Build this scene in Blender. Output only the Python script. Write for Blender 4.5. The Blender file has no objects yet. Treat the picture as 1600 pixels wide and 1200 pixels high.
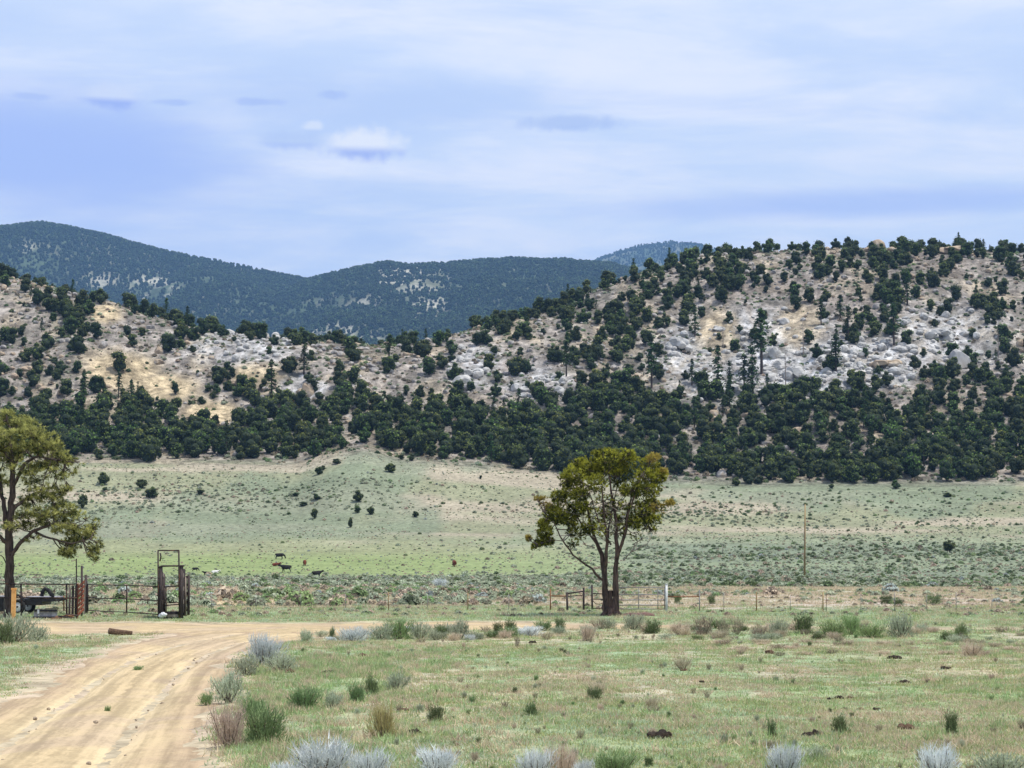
import bpy, math, random
import numpy as np
from mathutils import Vector

random.seed(7)
RNG = np.random.default_rng(11)
S = bpy.context.scene
COL = S.collection
PI = math.pi

# ------------------------------------------------------------------ camera
F, W0, H0 = 2800.0, 1600.0, 1200.0          # focal length in photo pixels
PITCH = math.atan(268.0 / F)
CAMZ = 2.5
cam_d = bpy.data.cameras.new('camera')
cam_d.sensor_width = 36.0
cam_d.lens = 36.0 * F / W0
cam_d.clip_start = 0.5
cam_d.clip_end = 30000.0
cam = bpy.data.objects.new('camera', cam_d)
cam.location = (0, 0, CAMZ)
cam.rotation_euler = (PI / 2 + PITCH, 0, 0)
COL.objects.link(cam)
S.camera = cam

# ------------------------------------------------------------------ light
SUN_VEC = Vector((0.36, -0.10, 0.93)).normalized()
SUN_EL = math.asin(SUN_VEC.z)
SUN_AZ = math.atan2(SUN_VEC.x, SUN_VEC.y)
ld = bpy.data.lights.new('sun', 'SUN')
ld.energy = 5.0
ld.angle = math.radians(0.6)
ld.color = (1.0, 0.95, 0.86)
lo = bpy.data.objects.new('sun', ld)
lo.rotation_euler = SUN_VEC.to_track_quat('Z', 'Y').to_euler()
lo.location = (0, 0, 200)
COL.objects.link(lo)

S.view_settings.view_transform = 'Standard'
S.view_settings.look = 'None'
S.view_settings.exposure = 0.0
S.view_settings.gamma = 1.0
S.view_settings.use_curve_mapping = False
S.cycles.max_bounces = 5
S.cycles.diffuse_bounces = 2
S.cycles.glossy_bounces = 1
S.cycles.transmission_bounces = 2
S.cycles.volume_bounces = 0
S.cycles.transparent_max_bounces = 4
S.cycles.use_denoising = True


class NT:
    """small helper to wire shader nodes"""
    def __init__(self, tree):
        self.t = tree
        self.t.nodes.clear()

    def n(self, typ, ins=None, **props):
        nd = self.t.nodes.new(typ)
        for k, v in props.items():
            setattr(nd, k, v)
        for k, v in (ins or {}).items():
            self.put(nd.inputs[k], v)
        return nd

    def put(self, sock, v):
        if isinstance(v, bpy.types.NodeSocket):
            self.t.links.new(v, sock)
        elif isinstance(v, (tuple, list)) and len(v) == 3 and sock.type == 'RGBA':
            sock.default_value = (*v, 1.0)
        else:
            sock.default_value = v

    def math(self, op, a, b=0.0, c=0.0, clamp=False):
        nd = self.n('ShaderNodeMath', operation=op, use_clamp=clamp)
        self.put(nd.inputs[0], a)
        self.put(nd.inputs[1], b)
        self.put(nd.inputs[2], c)
        return nd.outputs[0]

    def mix(self, f, a, b, blend='MIX'):
        nd = self.n('ShaderNodeMix', data_type='RGBA', blend_type=blend)
        self.put(nd.inputs['Factor'], f)
        self.put(nd.inputs['A'], a)
        self.put(nd.inputs['B'], b)
        return nd.outputs['Result']

    def noise(self, vec, scale, detail=4.0, rough=0.6, out='Fac', dist=0.0):
        nd = self.n('ShaderNodeTexNoise', {'Scale': scale, 'Detail': detail, 'Roughness': rough, 'Distortion': dist})
        if vec is not None:
            self.put(nd.inputs['Vector'], vec)
        return nd.outputs[out]

    def ramp(self, v, lo, hi, a=0.0, b=1.0, smooth=True):
        nd = self.n('ShaderNodeMapRange', {'Value': v, 'From Min': lo, 'From Max': hi, 'To Min': a, 'To Max': b},
                    interpolation_type='SMOOTHSTEP' if smooth else 'LINEAR')
        return nd.outputs['Result']


def px_dir(px, py):
    a = (px - W0 / 2) / F
    b = (H0 / 2 - py) / F
    c, s = math.cos(PITCH), math.sin(PITCH)
    return a, c - b * s, s + b * c


# ------------------------------------------------------------------ sky
world = bpy.data.worlds.new('World')
S.world = world
world.use_nodes = True
g = NT(world.node_tree)
sky = g.n('ShaderNodeTexSky', sky_type='NISHITA', sun_disc=False, sun_elevation=SUN_EL, sun_rotation=SUN_AZ,
          altitude=2000.0, air_density=1.0, dust_density=1.2, ozone_density=2.0)
base = g.mix(1.0, sky.outputs['Color'], (0.10, 0.10, 0.10), 'MULTIPLY')
tc = g.n('ShaderNodeTexCoord').outputs['Generated']
sep = g.n('ShaderNodeSeparateXYZ', {0: tc})
den = g.math('ADD', g.math('MAXIMUM', sep.outputs['Z'], 0.0), 0.10)
cx = g.math('DIVIDE', sep.outputs['X'], den)
cy = g.math('DIVIDE', sep.outputs['Y'], den)
flat = g.n('ShaderNodeCombineXYZ', {0: cx, 1: cy, 2: 0.0}).outputs[0]
# streaks of high cloud, wider than they are deep
st = g.n('ShaderNodeVectorMath', {0: flat, 1: (0.62, 1.0, 1.0)}, operation='MULTIPLY').outputs[0]
c1 = g.noise(st, 0.85, 5, 0.55, dist=0.6)
c2 = g.noise(st, 3.0, 5, 0.6, dist=0.3)
veil = g.math('ADD', g.math('MULTIPLY', c1, 0.75), g.math('MULTIPLY', c2, 0.25))
veil = g.ramp(veil, 0.36, 0.66)
lowc = g.ramp(sep.outputs['Z'], -0.02, 0.5, 0.0, 1.0)
blue = g.mix(0.85, base, (0.51, 0.66, 1.08))
# a bluer opening in the veil low in the north west
def puff(px, py, rx, ry, nz, amt=1.0, edge=(0.75, 0.15), nscale=40.0, nw=0.6):
    """soft patch of cloud round one direction of the sky, its rim broken up by noise"""
    d = Vector(px_dir(px, py)).normalized()
    az, el = math.atan2(d.x, d.y), math.asin(d.z)
    azn = g.math('ARCTAN2', sep.outputs['X'], sep.outputs['Y'])
    eln = g.math('ARCSINE', sep.outputs['Z'])
    a = g.math('DIVIDE', g.math('SUBTRACT', azn, az), rx / F)
    b = g.math('DIVIDE', g.math('SUBTRACT', eln, el), ry / F)
    r = g.math('SQRT', g.math('ADD', g.math('MULTIPLY', a, a), g.math('MULTIPLY', b, b)))
    r = g.math('ADD', r, g.math('MULTIPLY', g.math('SUBTRACT', nz, 0.5), nw * 2))
    m = g.ramp(r, edge[0] + 0.25, edge[1], 0.0, amt)
    return m, b

nz = g.noise(tc, 110.0, 4, 0.6)
nzb = g.noise(g.n('ShaderNodeVectorMath', {0: tc, 1: (6.0, 6.0, 22.0)}, operation='MULTIPLY').outputs[0], 1.0, 4, 0.6)
hole, _ = puff(60, 235, 330, 85, nzb, 1.0, (1.1, 0.2), nw=0.9)
hole2, _ = puff(1350, 318, 420, 24, nzb, 0.6, (1.1, 0.2), nw=0.7)
hole3, _ = puff(930, 5, 700, 60, nzb, 0.0, (1.1, 0.2), nw=0.9)
opening = g.math('MAXIMUM', hole, g.math('MAXIMUM', hole2, hole3))
cloudcol = g.mix(g.ramp(c2, 0.35, 0.7), (0.72, 0.84, 1.06), (0.96, 0.99, 1.10))
azx = g.ramp(sep.outputs['X'], -0.3, 0.3, 0.0, 0.35)
cover = g.math('ADD', g.math('MULTIPLY', veil, 0.62), g.math('ADD', azx, 0.44), clamp=True)
cover = g.math('MULTIPLY', cover, g.math('SUBTRACT', 1.0, g.math('MULTIPLY', opening, 0.85)))
col = g.mix(cover, blue, cloudcol)
col = g.mix(g.math('MULTIPLY', opening, 0.55), col, (0.47, 0.585, 1.06))
for (px, py, rx, ry, top, bot, a) in (
        (570, 226, 66, 27, (1.0, 1.02, 1.08), (0.42, 0.52, 0.98), 0.95),
        (490, 199, 18, 12, (0.90, 0.95, 1.06), (0.62, 0.74, 1.02), 0.8),
        (455, 220, 60, 14, (0.56, 0.68, 0.98), (0.42, 0.54, 0.96), 0.6),
        (178, 150, 50, 20, (0.78, 0.85, 1.04), (0.38, 0.49, 0.98), 0.85),
        (50, 151, 34, 6, (0.42, 0.55, 0.96), (0.42, 0.55, 0.96), 0.5),
        (272, 160, 30, 6, (0.40, 0.52, 0.96), (0.40, 0.52, 0.96), 0.5),
        (402, 159, 42, 7, (0.42, 0.54, 0.96), (0.42, 0.54, 0.96), 0.55),
        (520, 148, 26, 8, (0.40, 0.53, 0.96), (0.40, 0.53, 0.96), 0.5),
        (888, 192, 90, 14, (0.52, 0.64, 0.96), (0.48, 0.61, 0.95), 0.8)):
    m, b = puff(px, py, rx, ry, nz, a, (1.0, 0.4), nw=0.6)
    pc = g.mix(g.ramp(b, -0.55, 0.05), bot, top)
    col = g.mix(m, col, pc)
# towards the zenith the thin cloud thickens into plain bright haze
col = g.mix(g.ramp(sep.outputs['Z'], -0.12, -0.01, 1.0, 0.0), col, (0.30, 0.33, 0.32))
bg = g.n('ShaderNodeBackground', {'Color': col, 'Strength': 1.0})
g.n('ShaderNodeOutputWorld', {'Surface': bg.outputs[0]})


# ------------------------------------------------------------------ numbers
def hash2(ix, iy, seed):
    h = (ix.astype(np.int64) * 374761393 + iy.astype(np.int64) * 668265263 + seed * 1442695041) & 0xFFFFFFFF
    h = ((h ^ (h >> 13)) * 1274126177) & 0xFFFFFFFF
    h = h ^ (h >> 16)
    return (h & 0xFFFF) / 65535.0


def vnoise(x, y, seed=0):
    x = np.asarray(x, float); y = np.asarray(y, float)
    ix = np.floor(x); iy = np.floor(y)
    fx = x - ix; fy = y - iy
    fx = fx * fx * (3 - 2 * fx); fy = fy * fy * (3 - 2 * fy)
    a = hash2(ix, iy, seed); b = hash2(ix + 1, iy, seed)
    c = hash2(ix, iy + 1, seed); d = hash2(ix + 1, iy + 1, seed)
    return (a * (1 - fx) + b * fx) * (1 - fy) + (c * (1 - fx) + d * fx) * fy


def fbm(x, y, seed=0, oct=4, gain=0.5):
    s = 0; a = 1; t = 0
    x = np.asarray(x, float); y = np.asarray(y, float)
    for k in range(oct):
        s = s + a * vnoise(x * 2 ** k + 17.3 * k, y * 2 ** k - 9.1 * k, seed + k)
        t += a; a *= gain
    return s / t


def sstep(a, b, x):
    t = np.clip((np.asarray(x, float) - a) / (b - a), 0, 1)
    return t * t * (3 - 2 * t)


def z_of(py, Y):
    b = (H0 / 2 - np.asarray(py, float)) / F
    c, s = math.cos(PITCH), math.sin(PITCH)
    return CAMZ + Y * (s + b * c) / (c - b * s)


# heights of the treeline, of the crest and of the meadow's upper edge, read off along the view
FOOT = np.array([(-900, 700), (0, 712), (100, 716), (300, 719), (470, 722), (520, 706), (570, 700), (620, 711), (700, 717), (800, 727),
                 (900, 737), (1000, 746), (1200, 753), (1400, 753), (1600, 748), (2500, 730)], float)
CREST = np.array([(-900, 470), (-300, 420), (0, 432), (60, 441), (150, 462), (250, 492), (350, 517), (450, 532), (600, 537), (650, 533),
                  (700, 522), (800, 489), (870, 472), (950, 441), (1000, 420), (1050, 403), (1100, 394), (1200, 388), (1300, 384),
                  (1380, 382), (1480, 383), (1600, 392), (1900, 400), (2500, 460)], float)
CREST[:, 1] += np.interp(CREST[:, 0], [0, 600, 850, 1100, 1250, 1600], [4, 6, 12, 12, 7, 6])
DIST = np.array([(-900, 760), (0, 730), (250, 700), (450, 670), (650, 680), (900, 740), (1100, 790), (1600, 800), (2500, 800)], float)


def herm(Y, y0, z0, m0, y1, z1, m1):
    h = y1 - y0
    t = np.clip((Y - y0) / h, 0, 1)
    t2 = t * t; t3 = t2 * t
    return (2 * t3 - 3 * t2 + 1) * z0 + (t3 - 2 * t2 + t) * h * m0 + (-2 * t3 + 3 * t2) * z1 + (t3 - t2) * h * m1


def Hbase(x, Y):
    x = np.asarray(x, float); Y = np.asarray(Y, float)
    px = 800 + 2786 * x / np.maximum(Y, 60.0)
    yc = np.interp(px, DIST[:, 0], DIST[:, 1])
    zf = z_of(np.interp(px, FOOT[:, 0], FOOT[:, 1]), 520.0)
    zc = z_of(np.interp(px, CREST[:, 0], CREST[:, 1]), yc)
    z1 = z_of(838.0, 430.0)
    z = -1.2 * sstep(95, 270, Y)
    z = np.where(Y > 290, herm(Y, 290, -1.2, 0.0, 430, z1, 0.12), z)
    z = np.where(Y > 430, herm(Y, 430, z1, 0.12, 520, zf, 0.26), z)
    z = np.where(Y > 520, herm(Y, 520, zf, 0.26, yc, zc, 0.05), z)
    z = np.where(Y > yc, herm(Y, yc, zc, 0.05, yc + 420, 30 + 0 * zc, -0.05), z)
    return z


def H(x, Y):
    x = np.asarray(x, float); Y = np.asarray(Y, float)
    z = Hbase(x, Y)
    near = (fbm(x * 0.9, Y * 0.9, 3, 3) - 0.5) * 0.07 + (fbm(x * 0.12, Y * 0.12, 5, 2) - 0.5) * 0.22 * sstep(12, 40, Y)
    hill = sstep(515, 600, Y)
    slope = sstep(300, 420, Y)
    n1 = (fbm(x * 0.012, Y * 0.012, 21, 5, 0.55) - 0.5)
    n2 = np.abs(fbm(x * 0.02, Y * 0.008, 31, 4) - 0.5)
    n3 = (fbm(x * 0.09, Y * 0.09, 41, 3, 0.6) - 0.5)
    px = 800 + 2786 * x / np.maximum(Y, 60.0)
    yc = np.interp(px, DIST[:, 0], DIST[:, 1])
    cr = 1 - 0.72 * np.exp(-((Y - yc) / 75.0) ** 2)
    return z + near * (1 - slope) + slope * (fbm(x * 0.03, Y * 0.05, 8, 4) - 0.5) * 1.6 + hill * cr * (n1 * 13 - n2 * 12 - 1.2 + n3 * 5.0)


_YS = np.concatenate([np.geomspace(8, 1100, 1500)])


def hit(px, py):
    """where the line of sight through a photo pixel meets the ground"""
    px = np.atleast_1d(np.asarray(px, float)); py = np.atleast_1d(np.asarray(py, float))
    out = np.zeros((len(px), 3))
    for i in range(len(px)):
        a, b, c = px_dir(px[i], py[i])
        X = _YS * a / b; Z = CAMZ + _YS * c / b
        h = H(X, _YS)
        k = np.nonzero(h >= Z)[0]
        j = k[0] if len(k) else len(_YS) - 1
        out[i] = (X[j], _YS[j], h[j])
    return out


def at(px, py, Y):
    """the point at depth Y seen at a photo pixel"""
    a, b, c = px_dir(px, py)
    return Vector((a / b * Y, Y, CAMZ + c / b * Y))


def to_px(x, Y, z):
    c, s = math.cos(PITCH), math.sin(PITCH)
    dz = z - CAMZ
    f = Y * c + dz * s
    u = dz * c - Y * s
    return 800 + F * x / f, 600 - F * u / f


# ------------------------------------------------------------------ object helpers
def tag(o, label=None, cat=None, group=None, kind=None):
    if label: o['label'] = label
    if cat: o['category'] = cat
    if group: o['group'] = group
    if kind: o['kind'] = kind
    return o


def link(name, data, parent=None, loc=None):
    o = bpy.data.objects.new(name, data)
    COL.objects.link(o)
    if parent: o.parent = parent
    if loc is not None: o.location = loc
    return o


def empty(name, loc=(0, 0, 0), rz=0.0):
    o = link(name, None, loc=loc)
    o.rotation_euler = (0, 0, rz)
    return o


def copy_tree(o, parent=None):
    c = o.copy()
    COL.objects.link(c)
    c.parent = parent
    for ch in o.children:
        copy_tree(ch, c)
    return c


class MB:
    """collects shapes for ONE mesh object"""
    def __init__(self):
        self.v = []; self.f = []; self.m = []; self.n = 0; self.tint = []

    def add(self, verts, faces, mat=0, tint=0.5):
        verts = np.asarray(verts, float).reshape(-1, 3)
        self.v.append(verts)
        n = self.n
        for fc in faces:
            self.f.append(tuple(int(i) + n for i in fc))
        self.m.extend([mat] * len(faces))
        t = np.full(len(verts), tint) if np.isscalar(tint) else np.asarray(tint, float)
        self.tint.append(t)
        self.n += len(verts)
        return self

    def tris(self, V, mat=0, tint=0.5):
        """V: (n,3,3) loose triangles"""
        n = len(V)
        if n == 0: return self
        idx = np.arange(n * 3).reshape(n, 3)
        t = np.repeat(tint, 3) if not np.isscalar(tint) else tint
        return self.add(V.reshape(-1, 3), idx.tolist(), mat, t)

    def box(self, c, s, mat=0, rz=0.0, tint=0.5, taper=1.0):
        c = np.asarray(c, float); hx, hy, hz = (k / 2 for k in s)
        P = np.array([(-hx, -hy, -hz), (hx, -hy, -hz), (hx, hy, -hz), (-hx, hy, -hz),
                      (-hx * taper, -hy * taper, hz), (hx * taper, -hy * taper, hz), (hx * taper, hy * taper, hz), (-hx * taper, hy * taper, hz)])
        if rz:
            R = np.array([[math.cos(rz), -math.sin(rz), 0], [math.sin(rz), math.cos(rz), 0], [0, 0, 1]])
            P = P @ R.T
        return self.add(P + c, [(0, 3, 2, 1), (4, 5, 6, 7), (0, 1, 5, 4), (1, 2, 6, 5), (2, 3, 7, 6), (3, 0, 4, 7)], mat, tint)

    def tube(self, pts, rad, sides=7, mat=0, cap=True, tint=0.5, wob=0.0, rng=None):
        pts = np.asarray(pts, float)
        n = len(pts)
        rad = np.full(n, rad) if np.isscalar(rad) else np.asarray(rad, float)
        d = np.gradient(pts, axis=0)
        d /= np.maximum(np.linalg.norm(d, axis=1, keepdims=True), 1e-9)
        up = np.array((0, 0, 1.0)) if abs(d[0][2]) < 0.9 else np.array((1.0, 0, 0))
        rings = []
        a = np.arange(sides) / sides * 2 * PI
        for i in range(n):
            u = np.cross(up, d[i]); u /= np.linalg.norm(u)
            w = np.cross(d[i], u); up = w if abs(d[i] @ w) < 0.9 else up
            up = np.cross(d[i], u) * 1.0
            up = w
            r = rad[i] * (1 + (rng.random(sides) - 0.5) * wob if rng is not None and wob else 1.0)
            r = np.broadcast_to(r, (sides,))
            rings.append(pts[i] + (np.cos(a) * r)[:, None] * u + (np.sin(a) * r)[:, None] * w)
            up = np.cross(d[i], u)
            up = w
        V = np.concatenate(rings)
        fs = []
        for i in range(n - 1):
            for k in range(sides):
                k2 = (k + 1) % sides
                fs.append((i * sides + k, i * sides + k2, (i + 1) * sides + k2, (i + 1) * sides + k))
        if cap:
            fs.append(tuple(range(sides - 1, -1, -1)))
            fs.append(tuple(range((n - 1) * sides, n * sides)))
        return self.add(V, fs, mat, tint)

    def blob(self, c, r, sub=2, mat=0, seed=0, amp=0.25, tint=0.5, fr=1.3, flat_bottom=None):
        V, Fs = ICO[sub]
        V = V.copy()
        q = V * fr + seed * 3.7
        n = (fbm(q[:, 0] + q[:, 2] * 0.7, q[:, 1] - q[:, 2] * 0.6, seed, 3) - 0.5) * 2
        P = V * (1 + amp * n)[:, None] * np.asarray(r, float)
        if flat_bottom is not None:
            P[:, 2] = np.maximum(P[:, 2], flat_bottom)
        return self.add(P + np.asarray(c, float), Fs, mat, tint)

    def build(self, name, mats, parent=None, smooth=False, loc=None):
        me = bpy.data.meshes.new(name)
        me.from_pydata(np.concatenate(self.v).tolist(), [], self.f)
        for m in (mats if isinstance(mats, (list, tuple)) else [mats]):
            me.materials.append(m)
        me.polygons.foreach_set('material_index', self.m)
        if smooth:
            me.polygons.foreach_set('use_smooth', [True] * len(me.polygons))
        at_ = me.attributes.new('tint', 'FLOAT', 'POINT')
        at_.data.foreach_set('value', np.concatenate(self.tint).astype(np.float32))
        me.update()
        return link(name, me, parent, loc)


def make_ico():
    out = {}
    t = (1 + 5 ** 0.5) / 2
    V = [(-1, t, 0), (1, t, 0), (-1, -t, 0), (1, -t, 0), (0, -1, t), (0, 1, t), (0, -1, -t), (0, 1, -t), (t, 0, -1), (t, 0, 1), (-t, 0, -1), (-t, 0, 1)]
    Fs = [(0, 11, 5), (0, 5, 1), (0, 1, 7), (0, 7, 10), (0, 10, 11), (1, 5, 9), (5, 11, 4), (11, 10, 2), (10, 7, 6), (7, 1, 8),
          (3, 9, 4), (3, 4, 2), (3, 2, 6), (3, 6, 8), (3, 8, 9), (4, 9, 5), (2, 4, 11), (6, 2, 10), (8, 6, 7), (9, 8, 1)]
    V = [np.array(v, float) / np.linalg.norm(v) for v in V]
    out[0] = (np.array(V), list(Fs))
    for s in (1, 2, 3, 4):
        mid = {}
        nf = []
        def m(a, b):
            k = (min(a, b), max(a, b))
            if k not in mid:
                p = V[a] + V[b]
                V.append(p / np.linalg.norm(p)); mid[k] = len(V) - 1
            return mid[k]
        for a, b, c in Fs:
            ab, bc, ca = m(a, b), m(b, c), m(c, a)
            nf += [(a, ab, ca), (b, bc, ab), (c, ca, bc), (ab, bc, ca)]
        Fs = nf
        out[s] = (np.array(V), list(Fs))
    return out


ICO = make_ico()


def rdirs(n, rng):
    v = rng.normal(size=(n, 3))
    return v / np.linalg.norm(v, axis=1, keepdims=True)


def leaf_tris(P, N, size, rng, aspect=0.6, jitter=0.8):
    """one triangle at each point, facing roughly along N"""
    n = len(P)
    N = N + rng.normal(size=(n, 3)) * jitter
    N /= np.linalg.norm(N, axis=1, keepdims=True)
    T = np.cross(N, rdirs(n, rng)); T /= np.maximum(np.linalg.norm(T, axis=1, keepdims=True), 1e-6)
    B = np.cross(N, T)
    s = (size * (0.6 + 0.8 * rng.random(n)))[:, None]
    return np.stack([P - T * s * aspect - B * s * 0.5, P + T * s * aspect - B * s * 0.5, P + B * s * 0.8], 1)


def needle_tufts(P, D, n_per, length, width, rng, spread=0.9):
    """P: tuft bases, D: main directions; each tuft a spray of thin spikes"""
    k = len(P)
    Pb = np.repeat(P, n_per, 0)
    Dd = np.repeat(D, n_per, 0) + rng.normal(size=(k * n_per, 3)) * spread
    Dd /= np.linalg.norm(Dd, axis=1, keepdims=True)
    L = (length * (0.6 + 0.6 * rng.random(k * n_per)))[:, None]
    T = np.cross(Dd, rdirs(k * n_per, rng)); T /= np.maximum(np.linalg.norm(T, axis=1, keepdims=True), 1e-6)
    w = width * (0.7 + 0.6 * rng.random(k * n_per))[:, None]
    return np.stack([Pb - T * w, Pb + T * w, Pb + Dd * L], 1)


# ------------------------------------------------------------------ materials
def mat_new(name):
    m = bpy.data.materials.new(name)
    m.use_nodes = True
    return m, NT(m.node_tree)


def mat_leaf(name, a, b, trans=0.25, vary=0.35, hue=0.02):
    """foliage: two tones by clump, some graded lighter upward, a little variation from plant to plant, some light through the leaf"""
    m, g = mat_new(name)
    t = g.n('ShaderNodeAttribute', attribute_name='tint').outputs['Fac']
    r = g.n('ShaderNodeObjectInfo').outputs['Random']
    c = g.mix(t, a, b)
    hs = g.n('ShaderNodeHueSaturation', {'Hue': g.ramp(r, 0, 1, 0.5 - hue, 0.5 + hue, False), 'Saturation': 1.0,
             'Value': g.ramp(g.math('FRACT', g.math('MULTIPLY', r, 7.31)), 0, 1, 1 - vary, 1 + vary, False), 'Color': c})
    p = g.n('ShaderNodeBsdfPrincipled', {'Base Color': hs.outputs[0], 'Roughness': 0.75, 'Specular IOR Level': 0.2})
    tr = g.n('ShaderNodeBsdfTranslucent', {'Color': hs.outputs[0]})
    mx = g.n('ShaderNodeMixShader', {0: trans, 1: p.outputs[0], 2: tr.outputs[0]})
    g.n('ShaderNodeOutputMaterial', {'Surface': mx.outputs[0]})
    return m


def mat_rough(name, a, b, scale=6.0, bump=0.3, rough=0.85, metal=0.0, stretch=(1, 1, 1), c=None, spec=0.25):
    """two or three tones broken up by noise, with relief"""
    m, g = mat_new(name)
    v = g.n('ShaderNodeTexCoord').outputs['Object']
    v = g.n('ShaderNodeVectorMath', {0: v, 1: stretch}, operation='MULTIPLY').outputs[0]
    n = g.noise(v, scale, 5, 0.65)
    col = g.mix(g.ramp(n, 0.35, 0.65), a, b)
    if c:
        col = g.mix(g.ramp(g.noise(v, scale * 0.37, 4, 0.7), 0.52, 0.64), col, c)
    bp = g.n('ShaderNodeBump', {'Strength': bump, 'Distance': 0.03, 'Height': g.noise(v, scale * 3, 4, 0.7)})
    p = g.n('ShaderNodeBsdfPrincipled', {'Base Color': col, 'Roughness': rough, 'Metallic': metal, 'Specular IOR Level': spec, 'Normal': bp.outputs[0]})
    g.n('ShaderNodeOutputMaterial', {'Surface': p.outputs[0]})
    return m


def mat_land(name, det=1.0, bump=0.4, bd=0.1, contrast=0.5, stretch=(1, 1, 1)):
    """ground: the colour of soil, grass and rock is held by the mesh, broken up at several scales here"""
    m, g = mat_new(name)
    c = g.n('ShaderNodeAttribute', attribute_name='soil').outputs['Color']
    v = g.n('ShaderNodeTexCoord').outputs['Object']
    v = g.n('ShaderNodeVectorMath', {0: v, 1: stretch}, operation='MULTIPLY').outputs[0]
    n1 = g.noise(v, det, 6, 0.7)
    n2 = g.noise(v, det * 6.3, 4, 0.7)
    n = g.math('ADD', g.math('MULTIPLY', n1, 0.6), g.math('MULTIPLY', n2, 0.4))
    k = g.ramp(n, 0.35, 0.65, 1 - contrast, 1 + contrast * 0.8)
    cc = g.n('ShaderNodeVectorMath', {0: c}, operation='SCALE')
    g.put(cc.inputs['Scale'], k)
    bp = g.n('ShaderNodeBump', {'Strength': bump, 'Distance': bd, 'Height': n})
    p = g.n('ShaderNodeBsdfPrincipled', {'Base Color': cc.outputs[0], 'Roughness': 0.95, 'Specular IOR Level': 0.1, 'Normal': bp.outputs[0]})
    g.n('ShaderNodeOutputMaterial', {'Surface': p.outputs[0]})
    return m


M = {}
M['ground'] = mat_land('ground_soil', 0.8, 0.6, 0.06, 0.38)
M['hill'] = mat_land('hill_soil', 0.45, 1.0, 1.0, 0.62)
M['mount'] = mat_land('mountain_soil', 0.015, 0.8, 12.0, 0.4)
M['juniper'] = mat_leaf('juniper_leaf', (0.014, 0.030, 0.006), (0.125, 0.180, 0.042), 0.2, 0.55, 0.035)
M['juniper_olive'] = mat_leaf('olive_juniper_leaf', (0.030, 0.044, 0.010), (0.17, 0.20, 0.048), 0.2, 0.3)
M['conifer'] = mat_leaf('conifer_needle', (0.013, 0.032, 0.009), (0.065, 0.115, 0.034), 0.15, 0.3)
M['far'] = mat_leaf('far_forest', (0.018, 0.040, 0.011), (0.080, 0.125, 0.040), 0.1, 0.6)
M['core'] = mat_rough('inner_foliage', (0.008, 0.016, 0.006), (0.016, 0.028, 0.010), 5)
M['bark'] = mat_rough('bark', (0.035, 0.026, 0.022), (0.10, 0.078, 0.066), 5, 0.9, 0.9, stretch=(3, 3, 0.5))
M['bark_red'] = mat_rough('reddish_bark', (0.030, 0.022, 0.019), (0.13, 0.085, 0.070), 4, 0.9, 0.9, stretch=(3, 3, 0.4))
M['dead'] = mat_rough('grey_dead_wood', (0.16, 0.13, 0.11), (0.30, 0.26, 0.23), 6, 0.5)
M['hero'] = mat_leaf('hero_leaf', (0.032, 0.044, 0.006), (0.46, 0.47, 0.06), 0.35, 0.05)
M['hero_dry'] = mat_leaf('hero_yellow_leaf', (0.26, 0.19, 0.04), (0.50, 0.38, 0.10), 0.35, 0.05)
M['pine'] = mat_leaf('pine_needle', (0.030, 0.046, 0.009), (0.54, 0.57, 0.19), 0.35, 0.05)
M['sage'] = mat_leaf('sage_leaf', (0.20, 0.235, 0.145), (0.50, 0.55, 0.40), 0.3, 0.22)
M['sage_blue'] = mat_leaf('pale_sage_leaf', (0.42, 0.47, 0.45), (0.76, 0.80, 0.80), 0.3, 0.15)
M['sage_grey'] = mat_leaf('blue_grey_sage_leaf', (0.22, 0.26, 0.23), (0.46, 0.52, 0.49), 0.2, 0.2)
M['sage_green'] = mat_leaf('green_brush_leaf', (0.12, 0.19, 0.07), (0.32, 0.44, 0.20), 0.3, 0.22)
M['sage_dark'] = mat_leaf('dark_brush_leaf', (0.06, 0.09, 0.035), (0.20, 0.26, 0.12), 0.2, 0.3)
M['straw'] = mat_leaf('straw', (0.38, 0.30, 0.21), (0.70, 0.59, 0.45), 0.3, 0.2)
M['straw_yellow'] = mat_leaf('yellow_straw', (0.34, 0.31, 0.12), (0.56, 0.50, 0.22), 0.25, 0.2)
M['brown'] = mat_leaf('brown_twig', (0.14, 0.115, 0.075), (0.40, 0.34, 0.25), 0.1, 0.3)
M['g_green'] = mat_leaf('grass_green', (0.22, 0.31, 0.115), (0.40, 0.50, 0.25), 0.4, 0.25)
M['g_olive'] = mat_leaf('grass_olive', (0.29, 0.30, 0.11), (0.52, 0.52, 0.25), 0.4, 0.25)
M['g_pale'] = mat_leaf('grass_pale', (0.36, 0.44, 0.27), (0.58, 0.67, 0.46), 0.4, 0.2)
M['g_tan'] = mat_leaf('grass_tan', (0.46, 0.38, 0.25), (0.72, 0.60, 0.42), 0.4, 0.2)
M['twig'] = mat_rough('bush_twig', (0.07, 0.055, 0.04), (0.16, 0.13, 0.10), 20)
M['rock'] = mat_rough('pale_rock', (0.19, 0.175, 0.165), (0.42, 0.40, 0.38), 0.9, 1.0, c=(0.34, 0.28, 0.21))
M['rock_tan'] = mat_rough('tan_rock', (0.26, 0.20, 0.15), (0.50, 0.40, 0.28), 0.8, 1.0, c=(0.44, 0.40, 0.36))
M['rock_white'] = mat_rough('white_rock', (0.27, 0.265, 0.255), (0.56, 0.555, 0.54), 0.9, 1.0, c=(0.44, 0.40, 0.35))
M['dung'] = mat_rough('dry_dung', (0.018, 0.013, 0.010), (0.05, 0.035, 0.025), 14, 0.8)
M['clod'] = mat_rough('earth_clod', (0.07, 0.040, 0.026), (0.15, 0.095, 0.06), 14, 0.8)
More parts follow.
